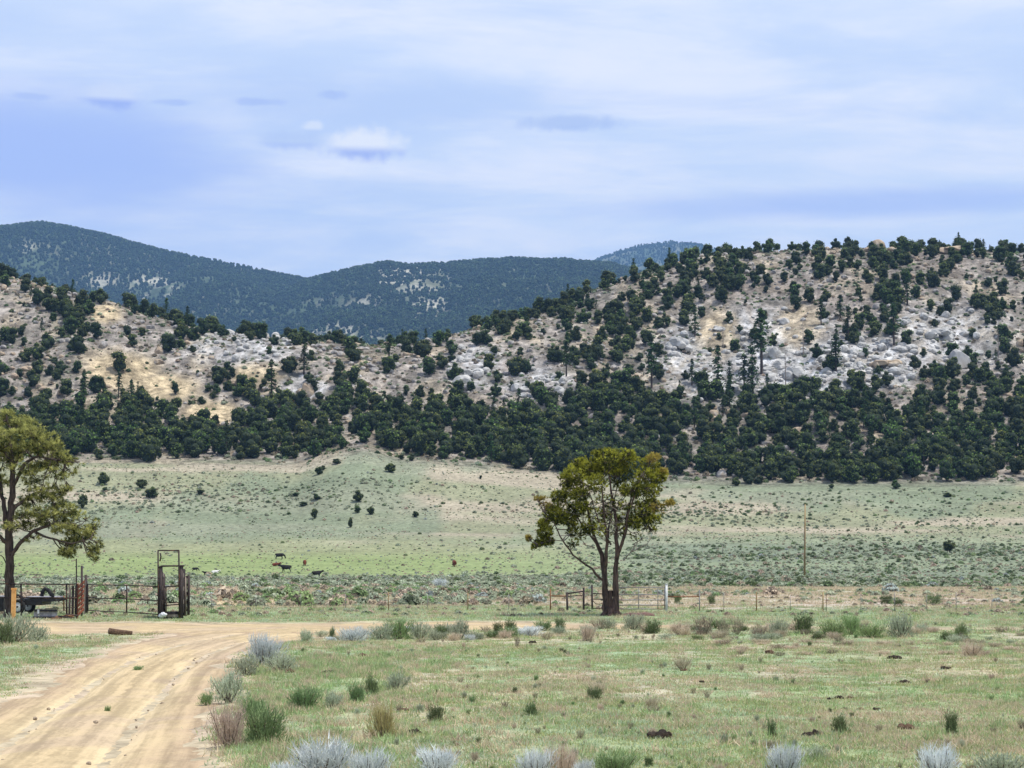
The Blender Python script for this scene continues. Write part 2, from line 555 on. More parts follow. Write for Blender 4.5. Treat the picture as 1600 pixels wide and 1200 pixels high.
M['steel'] = mat_rough('dark_rusty_pipe', (0.020, 0.016, 0.018), (0.055, 0.038, 0.034), 9, 0.3, 0.6, 0.3, c=(0.11, 0.055, 0.03))
M['rust'] = mat_rough('rusted_pipe', (0.15, 0.07, 0.035), (0.30, 0.15, 0.08), 9, 0.3, 0.8, 0.1, c=(0.09, 0.045, 0.03))
M['redrust'] = mat_rough('red_board', (0.16, 0.045, 0.025), (0.28, 0.09, 0.05), 9, 0.3, 0.8)
M['wood'] = mat_rough('dark_wood', (0.028, 0.022, 0.024), (0.075, 0.058, 0.055), 7, 0.7, stretch=(1, 1, 0.2))
M['greywood'] = mat_rough('weathered_wood', (0.16, 0.13, 0.11), (0.32, 0.27, 0.23), 7, 0.6, stretch=(1, 1, 0.2))
M['polewood'] = mat_rough('pole_wood', (0.22, 0.15, 0.07), (0.34, 0.25, 0.13), 5, 0.5, stretch=(1, 1, 0.1))
M['white'] = mat_rough('white_paint', (0.50, 0.51, 0.54), (0.70, 0.71, 0.72), 5, 0.1, 0.5)
M['pale_metal'] = mat_rough('pale_tube', (0.16, 0.15, 0.15), (0.30, 0.29, 0.28), 5, 0.1, 0.5, c=(0.20, 0.12, 0.08))
M['orange'] = mat_rough('orange_paint', (0.62, 0.30, 0.09), (0.74, 0.42, 0.16), 6, 0.1, 0.6)
M['tyre'] = mat_rough('rubber', (0.012, 0.012, 0.014), (0.03, 0.03, 0.032), 12, 0.2, 0.8)
M['black'] = mat_rough('black_paint', (0.012, 0.012, 0.016), (0.030, 0.028, 0.032), 6, 0.1, 0.45)
M['greypaint'] = mat_rough('grey_paint', (0.22, 0.21, 0.24), (0.40, 0.39, 0.42), 6, 0.1, 0.6)
M['wire'] = mat_rough('fence_wire', (0.16, 0.15, 0.15), (0.28, 0.26, 0.25), 6, 0.0, 0.5, 0.5)
M['cow_black'] = mat_rough('black_hide', (0.008, 0.008, 0.009), (0.018, 0.016, 0.016), 4, 0.1)
M['cow_red'] = mat_rough('red_hide', (0.10, 0.025, 0.014), (0.17, 0.045, 0.022), 4, 0.1)
M['cow_white'] = mat_rough('white_hide', (0.55, 0.53, 0.50), (0.72, 0.70, 0.68), 4, 0.1)

# ------------------------------------------------------------------ land
def grid_mesh(name, X, Y, Z, colr, mat, smooth=True, keep=None, uv=None):
    nr, nc = X.shape
    me = bpy.data.meshes.new(name)
    V = np.stack([X, Y, Z], -1).reshape(-1, 3).astype(np.float32)
    i = np.arange((nr - 1) * (nc - 1))
    r = i // (nc - 1); c = i % (nc - 1)
    a = r * nc + c
    Q = np.stack([a, a + 1, a + nc + 1, a + nc], 1)
    if keep is not None:
        Q = Q[keep.reshape(-1)[Q].any(1)]
    me.vertices.add(len(V)); me.vertices.foreach_set('co', V.ravel())
    me.loops.add(Q.size); me.loops.foreach_set('vertex_index', Q.ravel().astype(np.int32))
    me.polygons.add(len(Q))
    me.polygons.foreach_set('loop_start', (np.arange(len(Q)) * 4).astype(np.int32))
    me.polygons.foreach_set('use_smooth', np.full(len(Q), smooth))
    me.update(calc_edges=True)
    ca = me.attributes.new('soil', 'FLOAT_COLOR', 'POINT')
    cc = np.concatenate([colr.reshape(-1, 3), np.ones((len(V), 1))], 1).astype(np.float32)
    ca.data.foreach_set('color', cc.ravel())
    if uv is not None:
        ua = me.attributes.new('lane', 'FLOAT_VECTOR', 'POINT')
        ua.data.foreach_set('vector', uv.reshape(-1, 3).astype(np.float32).ravel())
    me.materials.append(mat)
    return link(name, me)


def mixc(A, B, w):
    w = np.asarray(w)[..., None]
    return A * (1 - w) + np.asarray(B, float) * w


def patch(px, py, cx, cy, rx, ry, soft=0.35):
    r = np.sqrt(((px - cx) / rx) ** 2 + ((py - cy) / ry) ** 2)
    return 1 - sstep(1 - soft, 1 + soft, r)


def belt_top(px):
    return np.interp(px, [0, 100, 200, 300, 400, 500, 560, 640, 700, 800, 860, 930, 1000, 1050, 1110, 1180, 1250, 1330, 1420, 1500, 1560, 1640],
                     [645, 652, 640, 640, 640, 634, 622, 640, 625, 640, 620, 615, 620, 640, 600, 622, 632, 600, 640, 655, 640, 625])


def cliffw(px, py):
    """bare pale outcrops of the two hills"""
    w = patch(px, py, 1180, 560, 150, 75, 0.5)
    w = np.maximum(w, patch(px, py, 1270, 590, 80, 40, 0.5))
    w = np.maximum(w, patch(px, py, 1370, 565, 70, 40, 0.5))
    w = np.maximum(w, 0.8 * patch(px, py, 1480, 530, 100, 50, 0.6))
    w = np.maximum(w, 0.8 * patch(px, py, 740, 575, 45, 32, 0.6))
    w = np.maximum(w, 0.7 * patch(px, py, 840, 600, 60, 28, 0.6))
    w = np.maximum(w, patch(px, py, 475, 605, 34, 20, 0.5))
    w = np.maximum(w, 0.7 * patch(px, py, 380, 540, 90, 30, 0.6))
    return w


def sandw(px, py):
    """smooth bare sandy slides of the left hill"""
    w = patch(px, py, 190, 580, 62, 28, 0.4)
    w = np.maximum(w, patch(px, py, 255, 605, 55, 22, 0.4))
    w = np.maximum(w, patch(px, py, 330, 645, 48, 18, 0.4))
    w = np.maximum(w, patch(px, py, 165, 490, 26, 16, 0.4))
    w = np.maximum(w, 0.8 * patch(px, py, 395, 585, 40, 16, 0.5))
    w = np.maximum(w, 0.8 * patch(px, py, 1120, 520, 34, 40, 0.5))
    w = np.maximum(w, 0.7 * patch(px, py, 1250, 510, 36, 36, 0.5))
    return w


def meadow_w(px, Y):
    """how far a spot belongs to the bright green pasture"""
    edge = np.interp(px, [-400, 250, 520, 700, 880, 1000, 2000], [1.0, 1.0, 1.0, 0.95, 0.7, 0.25, 0.1])
    return edge * sstep(285, 330, Y) * (1 - sstep(395, 440, Y))


def soil_colour(X, Y, Z):
    px, py = to_px(X, np.maximum(Y, 5), Z)
    n = fbm(X * 0.11, Y * 0.07, 61, 4)
    n2 = fbm(X * 0.5, Y * 0.35, 67, 4)
    nb = fbm(X * 0.03, Y * 0.02, 71, 4)
    ns = fbm(X * 0.015, Y * 0.09, 75, 4)
    grass = np.array((0.24, 0.285, 0.15))
    C = np.ones(X.shape + (3,)) * grass
    C = mixc(C, (0.25, 0.33, 0.20), sstep(0.42, 0.62, nb) * 0.8)          # blue-green sward
    C = mixc(C, (0.42, 0.35, 0.25), sstep(0.50, 0.66, n) * 0.75)           # thin tan turf
    C = mixc(C, (0.40, 0.35, 0.27), sstep(0.56, 0.70, n2) * 0.8)
    pw = patch(X, Y, -1.0, 38, 4.5, 2.0, 0.6)
    C = mixc(C, (0.48, 0.39, 0.30), pw * sstep(0.35, 0.6, n2) * 0.9)
    # trampled verge beside the road
    # strip beyond the track, then the pink bare flat
    C = mixc(C, (0.22, 0.27, 0.14), sstep(60, 66, Y))
    pk = sstep(80, 92, Y + (n2 - 0.5) * 20) * (1 - sstep(150, 190, Y + (n - 0.5) * 40))
    C = mixc(C, (0.47, 0.40, 0.345), pk * (0.6 + 0.4 * sstep(0.35, 0.6, n)))
    C = mixc(C, (0.27, 0.29, 0.21), pk * 0.6 * (1 - sstep(700, 880, px)))
    yl = patch(px, py, 370, 935, 70, 14, 0.6) * pk
    C = mixc(C, (0.52, 0.42, 0.26), yl)
    sg = sstep(150, 190, Y + (n - 0.5) * 40)
    C = mixc(C, (0.22, 0.25, 0.17), sg)
    C = mixc(C, (0.28, 0.29, 0.21), sg * sstep(0.45, 0.65, ns) * 0.7)
    mw = meadow_w(px, Y + (n - 0.5) * 30)
    C = mixc(C, (0.205, 0.255, 0.105), mw * 0.95)
    C = mixc(C, (0.24, 0.235, 0.155), mw * sstep(370, 410, Y) * 0.7)
    C = mixc(C, (0.165, 0.195, 0.135), sstep(880, 1060, px) * sstep(170, 200, Y) * (1 - sstep(400, 450, Y)) * (0.35 + 0.65 * sstep(0.4, 0.56, ns)))
    up = sstep(405, 440, Y + (n - 0.5) * 25)
    C = mixc(C, (0.225, 0.23, 0.145), up * 0.9)
    C = mixc(C, (0.34, 0.295, 0.225), up * sstep(0.46, 0.58, ns) * 0.85)
    C = mixc(C, (0.165, 0.20, 0.135), up * sstep(0.48, 0.6, nb) * 0.75)
    # hill soil
    stv = fbm(X * 0.10, Y * 0.45, 86, 3)
    C = C * (1 + 0.45 * (stv - 0.5) * sstep(250, 330, Y))[..., None]
    hl = sstep(508, 530, Y)
    hs = mixc(np.ones(X.shape + (3,)) * np.array((0.215, 0.19, 0.165)), (0.30, 0.27, 0.24), sstep(0.4, 0.6, n2))
    hs = mixc(hs, (0.36, 0.30, 0.21), sstep(0.5, 0.66, n) * 0.6)
    hs = mixc(hs, (0.20, 0.17, 0.15), sstep(0.55, 0.7, nb) * 0.5)
    hs = mixc(hs, (0.46, 0.465, 0.475), cliffw(px, py) * (0.35 + 0.65 * sstep(0.4, 0.6, n2)))
    hs = mixc(hs, (0.42, 0.34, 0.22), sandw(px, py))
    sp_ = fbm(X * 0.35, Y * 0.22, 79, 3)
    hs = hs * (0.72 + 0.62 * sstep(0.36, 0.64, sp_))[..., None]
    hs = mixc(hs, (0.13, 0.125, 0.10), 0.45 * sstep(0.56, 0.66, fbm(X * 0.12, Y * 0.12, 83, 3)) * (1 - sandw(px, py)))
    C = C * (1 - hl[..., None]) + hs * hl[..., None]
    return C


NR, NC = 560, 460
sv = np.geomspace(5.0, 1200.0, NR) - 25.0
sv = np.concatenate([sv[sv < 500], np.linspace(501, 960, 240), np.linspace(970, 1300, 12)])
uu = np.linspace(-1, 1, NC)
uu = np.sign(uu) * (np.abs(uu) * 0.36 + np.abs(uu) ** 5 * 0.55)
YY, UU = np.meshgrid(sv, uu, indexing='ij')
XX = UU * (YY + 26.0)
ZZ = H(XX, YY)
# the hill part keeps its own sheet so that it can carry its own rocky material
cut = int(np.searchsorted(sv, 512.0))
CC = soil_colour(XX, YY, ZZ)

# ---- roads
def road_pts(rows):
    return np.array(rows, float)

LANE = road_pts([(-3.0, -25), (-3.6, 0), (-4.3, 10), (-5.65, 21), (-6.85, 30), (-7.95, 38.5), (-8.7, 47), (-8.8, 53), (-8.2, 58), (-6.4, 62), (-3.5, 64.5)])
LHW = np.array([1.9, 1.9, 1.9, 1.85, 1.78, 1.70, 1.7, 2.1, 2.6, 2.3, 1.8])
CROSS = road_pts([(-60, 66.0), (-30, 65.5), (-18, 64.5), (-12, 63.5), (-7, 64.0), (-2, 65.2), (6, 64.5), (16, 62.5), (28, 62.0), (45, 62), (90, 64)])
CHW = np.array([3.0, 4.2, 4.6, 4.6, 4.8, 3.0, 1.6, 1.0, 0.9, 0.9, 1.0])


def densify(P, hw, n=400):
    t = np.linspace(0, len(P) - 1, n)
    k = np.arange(len(P))
    Q = np.stack([np.interp(t, k, P[:, 0]), np.interp(t, k, P[:, 1])], 1)
    for _ in range(12):
        Q[1:-1] = (Q[:-2] + Q[2:] + Q[1:-1] * 2) / 4
    w = np.interp(t, k, hw)
    return Q, w


def lane_field(X, Y, P, hw):
    """signed offset across a lane, distance along it, half width there"""
    Q, w = densify(P, hw)
    T = np.gradient(Q, axis=0); T /= np.linalg.norm(T, axis=1, keepdims=True)
    s = np.concatenate([[0], np.cumsum(np.linalg.norm(np.diff(Q, axis=0), axis=1))])
    pts = np.stack([X.ravel(), Y.ravel()], 1)
    acr = np.zeros(len(pts)); alo = np.zeros(len(pts)); hw_ = np.zeros(len(pts))
    for i in range(0, len(pts), 4000):
        p = pts[i:i + 4000]
        d = ((p[:, None, :] - Q[None]) ** 2).sum(-1)
        j = d.argmin(1)
        dv = p - Q[j]
        side = T[j][:, 0] * dv[:, 1] - T[j][:, 1] * dv[:, 0]
        acr[i:i + 4000] = np.sign(side) * np.sqrt(d[np.arange(len(p)), j])
        alo[i:i + 4000] = s[j] + (dv * T[j]).sum(1)
        hw_[i:i + 4000] = w[j]
    sh = X.shape
    return acr.reshape(sh), alo.reshape(sh), hw_.reshape(sh)


def edge_noise(x, y):
    return (fbm(x * 0.8, y * 0.8, 91, 3) - 0.5) * 1.1 + (fbm(x * 3.5, y * 3.5, 95, 3) - 0.5) * 0.5


# colour of the trampled verge on the ground sheet
near_rows = sv < 90
a1, _, h1 = lane_field(XX[near_rows], YY[near_rows], LANE, LHW)
a2, _, h2 = lane_field(XX[near_rows], YY[near_rows], CROSS, CHW)
dd = np.minimum(np.abs(a1) - h1, np.abs(a2) - h2) + edge_noise(XX[near_rows], YY[near_rows])
vw = 1 - sstep(0.2, 1.3, dd)
CC[near_rows] = mixc(CC[near_rows], (0.44, 0.34, 0.25), vw * 0.75)
ZZ[near_rows] -= 0.10 * (1 - sstep(-0.9, 0.5, dd))


def road_w(x, y):
    a1, _, h1 = lane_field(x, y, LANE, LHW)
    a2, _, h2 = lane_field(x, y, CROSS, CHW)
    return np.minimum(np.abs(a1) - h1, np.abs(a2) - h2) + edge_noise(x, y)


gr = grid_mesh('ground', XX[:cut + 1], YY[:cut + 1], ZZ[:cut + 1], CC[:cut + 1], M['ground'])
tag(gr, kind='structure', label='grassy valley floor rising gently to the foot of the hills')
hl = grid_mesh('hills', XX[cut:], YY[cut:], ZZ[cut:], CC[cut:], M['hill'], smooth=False)
tag(hl, kind='structure', label='two rocky juniper dotted hills meeting in a low saddle')


def mat_road():
    m, g = mat_new('packed_sand')
    c = g.n('ShaderNodeAttribute', attribute_name='soil').outputs['Color']
    l = g.n('ShaderNodeAttribute', attribute_name='lane').outputs['Vector']
    v = g.n('ShaderNodeTexCoord').outputs['Object']
    stv = g.n('ShaderNodeVectorMath', {0: l, 1: (4.2, 0.13, 1.0)}, operation='MULTIPLY').outputs[0]
    n1 = g.noise(stv, 1.0, 5, 0.6)
    n2 = g.noise(v, 2.2, 5, 0.65)
    n3 = g.noise(v, 14.0, 4, 0.7)
    n = g.math('ADD', g.math('MULTIPLY', n1, 0.58), g.math('ADD', g.math('MULTIPLY', n2, 0.18), g.math('MULTIPLY', n3, 0.24)))
    k = g.ramp(n, 0.40, 0.60, 0.70, 1.14)
    cc = g.n('ShaderNodeVectorMath', {0: c}, operation='SCALE')
    g.put(cc.inputs['Scale'], k)
    bp = g.n('ShaderNodeBump', {'Strength': 0.5, 'Distance': 0.05, 'Height': n})
    p = g.n('ShaderNodeBsdfPrincipled', {'Base Color': cc.outputs[0], 'Roughness': 0.95, 'Specular IOR Level': 0.1, 'Normal': bp.outputs[0]})
    g.n('ShaderNodeOutputMaterial', {'Surface': p.outputs[0]})
    return m


M['road'] = mat_road()


def road_sheet(name, P, hw, ys, u0, u1, nu, lift, label):
    yy, tt = np.meshgrid(ys, np.linspace(u0, u1, nu), indexing='ij')
    xx = tt
    a, s, h = lane_field(xx, yy, P, hw)
    e = np.abs(a) - h + edge_noise(xx, yy)
    r = np.abs(np.abs(a) - 0.78)
    rut = -0.055 * np.exp(-(r / 0.22) ** 2) + 0.02 * np.exp(-(a / 0.3) ** 2)
    z = H(xx, yy) - 0.10 * (1 - sstep(-0.9, 0.5, e)) + lift + rut * (1 - sstep(-0.5, 0, e)) + 0.035 * (1 - sstep(-0.6, -0.05, e)) - 0.16 * sstep(-0.1, 0.5, e)
    z += (fbm(xx * 4, yy * 4, 97, 2) - 0.5) * 0.02
    C = np.ones(xx.shape + (3,)) * np.array((0.45, 0.35, 0.21))
    C = mixc(C, (0.53, 0.425, 0.265), np.exp(-(r / 0.3) ** 2) * 0.8)
    C = mixc(C, (0.34, 0.25, 0.175), sstep(-0.9, 0.1, e) * 0.7)
    C = mixc(C, (0.37, 0.285, 0.21), sstep(0.5, 0.65, fbm(xx * 0.7, yy * 0.4, 99, 3)) * 0.5)
    uv = np.stack([a, s, 0 * a], -1)
    o = grid_mesh(name, xx, yy, z, C, M['road'], keep=(e < 0.45), uv=uv)
    return tag(o, kind='structure', label=label)


road_sheet('dirt_road', LANE, LHW, np.linspace(-20, 66, 560), -13, 1, 120, 0.012, 'sandy two rut dirt road curving up to the corral')
road_sheet('dirt_track', CROSS, CHW, np.linspace(55, 74, 130), -50, 60, 620, 0.004, 'sandy cross track running along the fences')


# ------------------------------------------------------------------ mountains
def mountain(name, sky, ydist, x0, x1, nx, ny, depth, label, seed, gully=1.0, rockfn=None, zb=20.0):
    sky = np.array(sky, float)
    pxs = np.linspace(x0, x1, nx)
    t = np.linspace(-1.0, 1.0, ny)
    PX, T = np.meshgrid(pxs, t)
    yd = ydist(PX) if callable(ydist) else ydist + 0 * PX
    zc = z_of(np.interp(PX, sky[:, 0], sky[:, 1]), yd)
    Y = yd + T * depth
    X = (PX - 800) / 2786 * yd * (1 + T * depth / yd * 0.35)
    prof = np.where(T < 0, 1 - np.abs(T) ** 1.25, 1 - np.abs(T) ** 1.25)
    Z = zb + (zc - zb) * prof
    sp = np.abs(fbm(X * 0.00175, Y * 0.0006, seed, 4) - 0.5) * 2
    am = sstep(0.02, 0.35, np.abs(T))
    Z -= gully * sp * 290 * am * prof
    Z += (fbm(X * 0.006, Y * 0.006, seed + 5, 5, 0.55) - 0.5) * 60 * (0.25 + am)
    px, py = to_px(X, Y, Z)
    n = fbm(X * 0.01, Y * 0.01, seed + 9, 4)
    C = np.ones(X.shape + (3,)) * np.array((0.06, 0.085, 0.045))
    C = mixc(C, (0.16, 0.16, 0.11), sstep(0.42, 0.62, n) * 0.7)
    if rockfn is not None:
        C = mixc(C, (0.33, 0.32, 0.26), rockfn(px, py) * sstep(0.38, 0.5, fbm(X * 0.015, Y * 0.015, seed + 3, 4)))
    o = grid_mesh(name, X, Y, Z, C, M['mount'])
    tag(o, kind='structure', label=label)
    return X, Y, Z, px, py


def rocks_left(px, py):
    return np.maximum(patch(px, py, 240, 450, 45, 24, 0.5), np.maximum(patch(px, py, 160, 438, 26, 12, 0.6), 0.7 * patch(px, py, 42, 386, 9, 9, 0.6)))


def rocks_mid(px, py):
    w = patch(px, py, 650, 435, 60, 26, 0.6)
    w = np.maximum(w, patch(px, py, 545, 475, 40, 14, 0.6))
    w = np.maximum(w, patch(px, py, 675, 475, 28, 12, 0.6))
    w = np.maximum(w, patch(px, py, 530, 520, 60, 14, 0.7))
    w = np.maximum(w, 0.6 * patch(px, py, 690, 505, 60, 12, 0.7))
    return w


MT = []
MT.append(mountain('mountain', [(-1500, 420), (-700, 380), (-300, 366), (0, 360), (60, 353), (100, 358), (170, 372), (230, 389), (270, 399), (350, 414), (420, 428),
                   (480, 441), (560, 470), (700, 520), (900, 600), (1200, 700)], 5000.0, -1100, 900, 420, 170, 2600, 'forested blue green mountain with a rounded summit beyond the left hill', 101, 1.0, rocks_left))
MT.append(mountain('mountain', [(200, 640), (350, 540), (430, 470), (480, 444), (520, 434), (570, 421), (605, 414), (640, 419), (700, 416), (800, 411), (880, 410),
                   (950, 416), (985, 428), (1050, 450), (1300, 470), (1700, 480), (2400, 560)], 4500.0, 150, 2300, 420, 170, 2300, 'long forested ridge with rocky outcrops beyond the saddle', 131, 0.8, rocks_mid))
MT.append(mountain('mountain', [(500, 560), (700, 480), (850, 430), (925, 409), (960, 395), (1000, 385), (1050, 379), (1090, 382), (1130, 392), (1250, 405),
                   (1500, 420), (2200, 480)], 8200.0, 450, 2400, 260, 90, 2800, 'distant blue mountain rising behind the rocky hill', 171, 0.7))


# ------------------------------------------------------------------ scatter helper
def scatter(name, P, rz, sc, vi, protos, label, tilt=None):
    """one object that carries many copies of the given plants or rocks"""
    me = bpy.data.meshes.new(name)
    P = np.asarray(P, np.float32)
    me.vertices.add(len(P)); me.vertices.foreach_set('co', P.ravel())
    for nm, arr in (('rz', rz), ('sc', sc), ('vi', vi)):
        a = me.attributes.new(nm, 'FLOAT', 'POINT')
        a.data.foreach_set('value', np.asarray(arr, np.float32))
    o = link(name, me)
    ng = bpy.data.node_groups.new(name, 'GeometryNodeTree')
    ng.interface.new_socket('Geometry', in_out='INPUT', socket_type='NodeSocketGeometry')
    ng.interface.new_socket('Geometry', in_out='OUTPUT', socket_type='NodeSocketGeometry')
    gi = ng.nodes.new('NodeGroupInput'); go = ng.nodes.new('NodeGroupOutput')
    def attr(nm):
        n = ng.nodes.new('GeometryNodeInputNamedAttribute'); n.data_type = 'FLOAT'
        n.inputs['Name'].default_value = nm
        return n.outputs['Attribute']
    rv = ng.nodes.new('ShaderNodeCombineXYZ'); ng.links.new(attr('rz'), rv.inputs[2])
    scv = attr('sc'); viv = attr('vi')
    jn = ng.nodes.new('GeometryNodeJoinGeometry')
    for k, pr in enumerate(protos):
        cmp_ = ng.nodes.new('FunctionNodeCompare'); cmp_.data_type = 'FLOAT'; cmp_.operation = 'EQUAL'
        ng.links.new(viv, cmp_.inputs[0]); cmp_.inputs[1].default_value = float(k); cmp_.inputs['Epsilon'].default_value = 0.3
        oi = ng.nodes.new('GeometryNodeObjectInfo'); oi.inputs['Object'].default_value = pr
        oi.transform_space = 'ORIGINAL'
        ip = ng.nodes.new('GeometryNodeInstanceOnPoints')
        ng.links.new(gi.outputs[0], ip.inputs['Points'])
        ng.links.new(cmp_.outputs[0], ip.inputs['Selection'])
        ng.links.new(oi.outputs['Geometry'], ip.inputs['Instance'])
        ng.links.new(rv.outputs[0], ip.inputs['Rotation'])
        ng.links.new(scv, ip.inputs['Scale'])
        ng.links.new(ip.outputs[0], jn.inputs[0])
    ng.links.new(jn.outputs[0], go.inputs[0])
    md = o.modifiers.new('scatter', 'NODES'); md.node_group = ng
    return tag(o, label=label, kind='stuff')


# ------------------------------------------------------------------ plant shapes (unit size: about 1 m high)
def juniper_mb(seed, mat_i=0, wide=1.0, n=520, leaf=0.05, trunk=True):
    """round, many-lobed evergreen; 1 m tall"""
    r = np.random.default_rng(seed)
    mb = MB()
    if trunk:
        mb.tube([(0, 0, -0.05), (0.01, 0, 0.12), (0.03, 0.01, 0.35)], [0.045, 0.035, 0.02], 5, 1)
    k = r.integers(6, 10)
    lobes = []
    for i in range(k):
        a = r.random() * 2 * PI
        h = 0.2 + 0.6 * r.random()
        w = (0.26 * (1 - abs(h - 0.42) * 0.9)) * wide
        lobes.append((math.cos(a) * w, math.sin(a) * w, h, 0.17 + 0.11 * r.random()))
    lobes.append((0, 0, 0.80, 0.15)); lobes.append((0, 0, 0.45, 0.3 * wide)); lobes.append((0, 0, 0.22, 0.24 * wide))
    per = n // len(lobes)
    for j, (x, y, z, R) in enumerate(lobes):
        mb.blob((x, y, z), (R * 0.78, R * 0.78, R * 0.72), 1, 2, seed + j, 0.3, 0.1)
        D = rdirs(per, r)
        P = np.array((x, y, z)) + D * R * (0.72 + 0.38 * r.random(per))[:, None] * np.array((1, 1, 0.92))
        P[:, 2] = np.maximum(P[:, 2], 0.02)
        t = np.clip(0.5 * r.random() + 0.75 * (P[:, 2] - z) / R * 0.5 + 0.25 + 0.2 * r.normal(size=per), 0, 1)  # lobe tops tinted lighter, undersides darker: shading put into the leaf colour
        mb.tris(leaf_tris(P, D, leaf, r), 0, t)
    return mb


def conifer_mb(seed, n=700, leaf=0.032, slim=0.17, bare=0.25):
    """tall pine or fir with tiers of boughs; 1 m tall"""
    r = np.random.default_rng(seed)
    mb = MB()
    mb.tube([(0, 0, -0.03), (0.005, 0, 0.4), (0, 0.004, 0.97)], [0.022, 0.015, 0.003], 5, 1)
    tiers = 15
    for i in range(tiers):
        h = bare + (0.97 - bare) * (i + r.random() * 0.6) / tiers
        f = (1 - (h - bare) / (1.02 - bare)) ** 0.75
        nb = r.integers(3, 6)
        for b in range(nb):
            a = r.random() * 2 * PI
            L = slim * f * (0.55 + 0.6 * r.random()) + 0.012
            m = max(5, int(n / tiers / nb))
            s = r.random(m)
            droop = -0.25 * s * L
            P = np.stack([np.cos(a) * L * s, np.sin(a) * L * s, h + droop + r.normal(size=m) * 0.008], 1)
            P += r.normal(size=(m, 3)) * np.array((1, 1, 0.5)) * 0.014
            N = np.tile(np.array((math.cos(a) * 0.4, math.sin(a) * 0.4, 0.9)), (m, 1))
            mb.tris(leaf_tris(P, N, leaf, r, 0.55, 0.6), 0, np.clip(0.3 + 0.4 * r.random() + 0.2 * r.normal(size=m), 0, 1))
    return mb


def snag_mb(seed):
    r = np.random.default_rng(seed)
    mb = MB()
    mb.tube([(0, 0, -0.03), (0.01, 0, 0.5), (0, 0.01, 1.0)], [0.016, 0.011, 0.003], 5)
    for i in range(16):
        h = 0.25 + 0.7 * r.random(); a = r.random() * 2 * PI; L = 0.12 * (1.1 - h) + 0.03
        mb.tube([(0, 0, h), (math.cos(a) * L, math.sin(a) * L, h - 0.02 + 0.04 * r.random())], [0.005, 0.002], 4)
    return mb


def bush_mb(seed, blades=520, lean=0.55, leaf=(0.13, 0.012), height=1.0, width=0.75, stems=9, tw=True, fill=1.1):
    """shrub that fans out of its base: woody stems below, thin leafy shoots above; 1 m tall"""
    r = np.random.default_rng(seed)
    mb = MB()
    tips = []
    for i in range(stems):
        a = i / stems * 2 * PI + r.random() * 0.6
        sp = width * 0.5 * (0.25 + 0.75 * r.random())
        hgt = height * (0.45 + 0.3 * r.random()) * (1 - 0.25 * sp)
        p0 = np.array((math.cos(a) * 0.03, math.sin(a) * 0.03, -0.03))
        p2 = np.array((math.cos(a) * sp, math.sin(a) * sp, hgt))
        p1 = (p0 + p2) / 2 + np.array((math.cos(a), math.sin(a), 0)) * 0.05
        if tw: mb.tube([p0, p1, p2], [0.022, 0.014, 0.006], 4, 1, cap=False)
        tips.append((p0, p1, p2, a, r.random()))
    per = blades // stems
    for (p0, p1, p2, a, tn) in tips:
        s = r.random(per) ** 0.7
        P = (1 - s)[:, None] * (p0 * 0.4 + p1 * 0.6) + s[:, None] * p2
        P += r.normal(size=(per, 3)) * np.array((0.085, 0.085, 0.05))
        out = np.array((math.cos(a) * lean, math.sin(a) * lean, 1.0))
        D = np.tile(out, (per, 1))
        mb.tris(needle_tufts(P, D, 1, leaf[0], leaf[1], r, 0.33), 0, np.clip(tn * 0.5 + 0.5 * s * r.random(per) + 0.15, 0, 1))
    # rounded, lumpy mass of shoots down to the ground
    n = int(blades * fill)
    a = r.random(n) * 2 * PI; e = np.arcsin(r.random(n))
    rr_ = (0.55 + 0.45 * r.random(n)) * (0.45 + 0.95 * vnoise(a * 2.1 + seed, e * 3.0, seed))
    W_ = width * 0.52
    P = np.stack([np.cos(a) * np.cos(e) * W_ * rr_, np.sin(a) * np.cos(e) * W_ * rr_, np.sin(e) * height * 0.66 * rr_], 1)
    D = P / np.array((W_, W_, height * 0.7)) * 0.7 + np.array((0, 0, 0.75))
    mb.tris(needle_tufts(P, D, 1, leaf[0] * 0.9, leaf[1] * 1.1, r, 0.35), 0, np.clip(0.15 + 0.6 * vnoise(a * 2.5, e * 4, seed + 1) + 0.2 * r.normal(size=n) + 0.2 * np.sin(e), 0, 1))
    return mb


def mound_mb(seed, n=150, leaf=0.14, flatn=0.6):
    """low rounded clump for plants seen from afar; 1 m wide"""
    r = np.random.default_rng(seed)
    mb = MB()
    mb.blob((0, 0, flatn * 0.15), (0.36, 0.36, flatn * 0.42), 1, 1, seed, 0.3, 0.1)
    D = rdirs(n, r); D[:, 2] = np.abs(D[:, 2])
    P = D * np.array((0.45, 0.45, flatn * 0.62)) * (0.75 + 0.35 * r.random(n))[:, None]
    lump = fbm(P[:, 0] * 4 + seed, P[:, 1] * 4, seed, 2)
    mb.tris(leaf_tris(P, D, leaf, r, 0.5, 0.7), 0, np.clip(lump + 0.25 * r.normal(size=n), 0, 1))
    return mb


def tuft_mb(seed, n=16, h=0.10, w=0.006, spread=0.07, lean=0.5):
    r = np.random.default_rng(seed)
    P = np.stack([r.normal(size=n) * spread, r.normal(size=n) * spread, np.full(n, -0.005)], 1)
    D = np.tile(np.array((0, 0, 1.0)), (n, 1))
    mb = MB()
    mb.tris(needle_tufts(P, D, 1, h, w, r, lean), 0, r.random(n))
    return mb


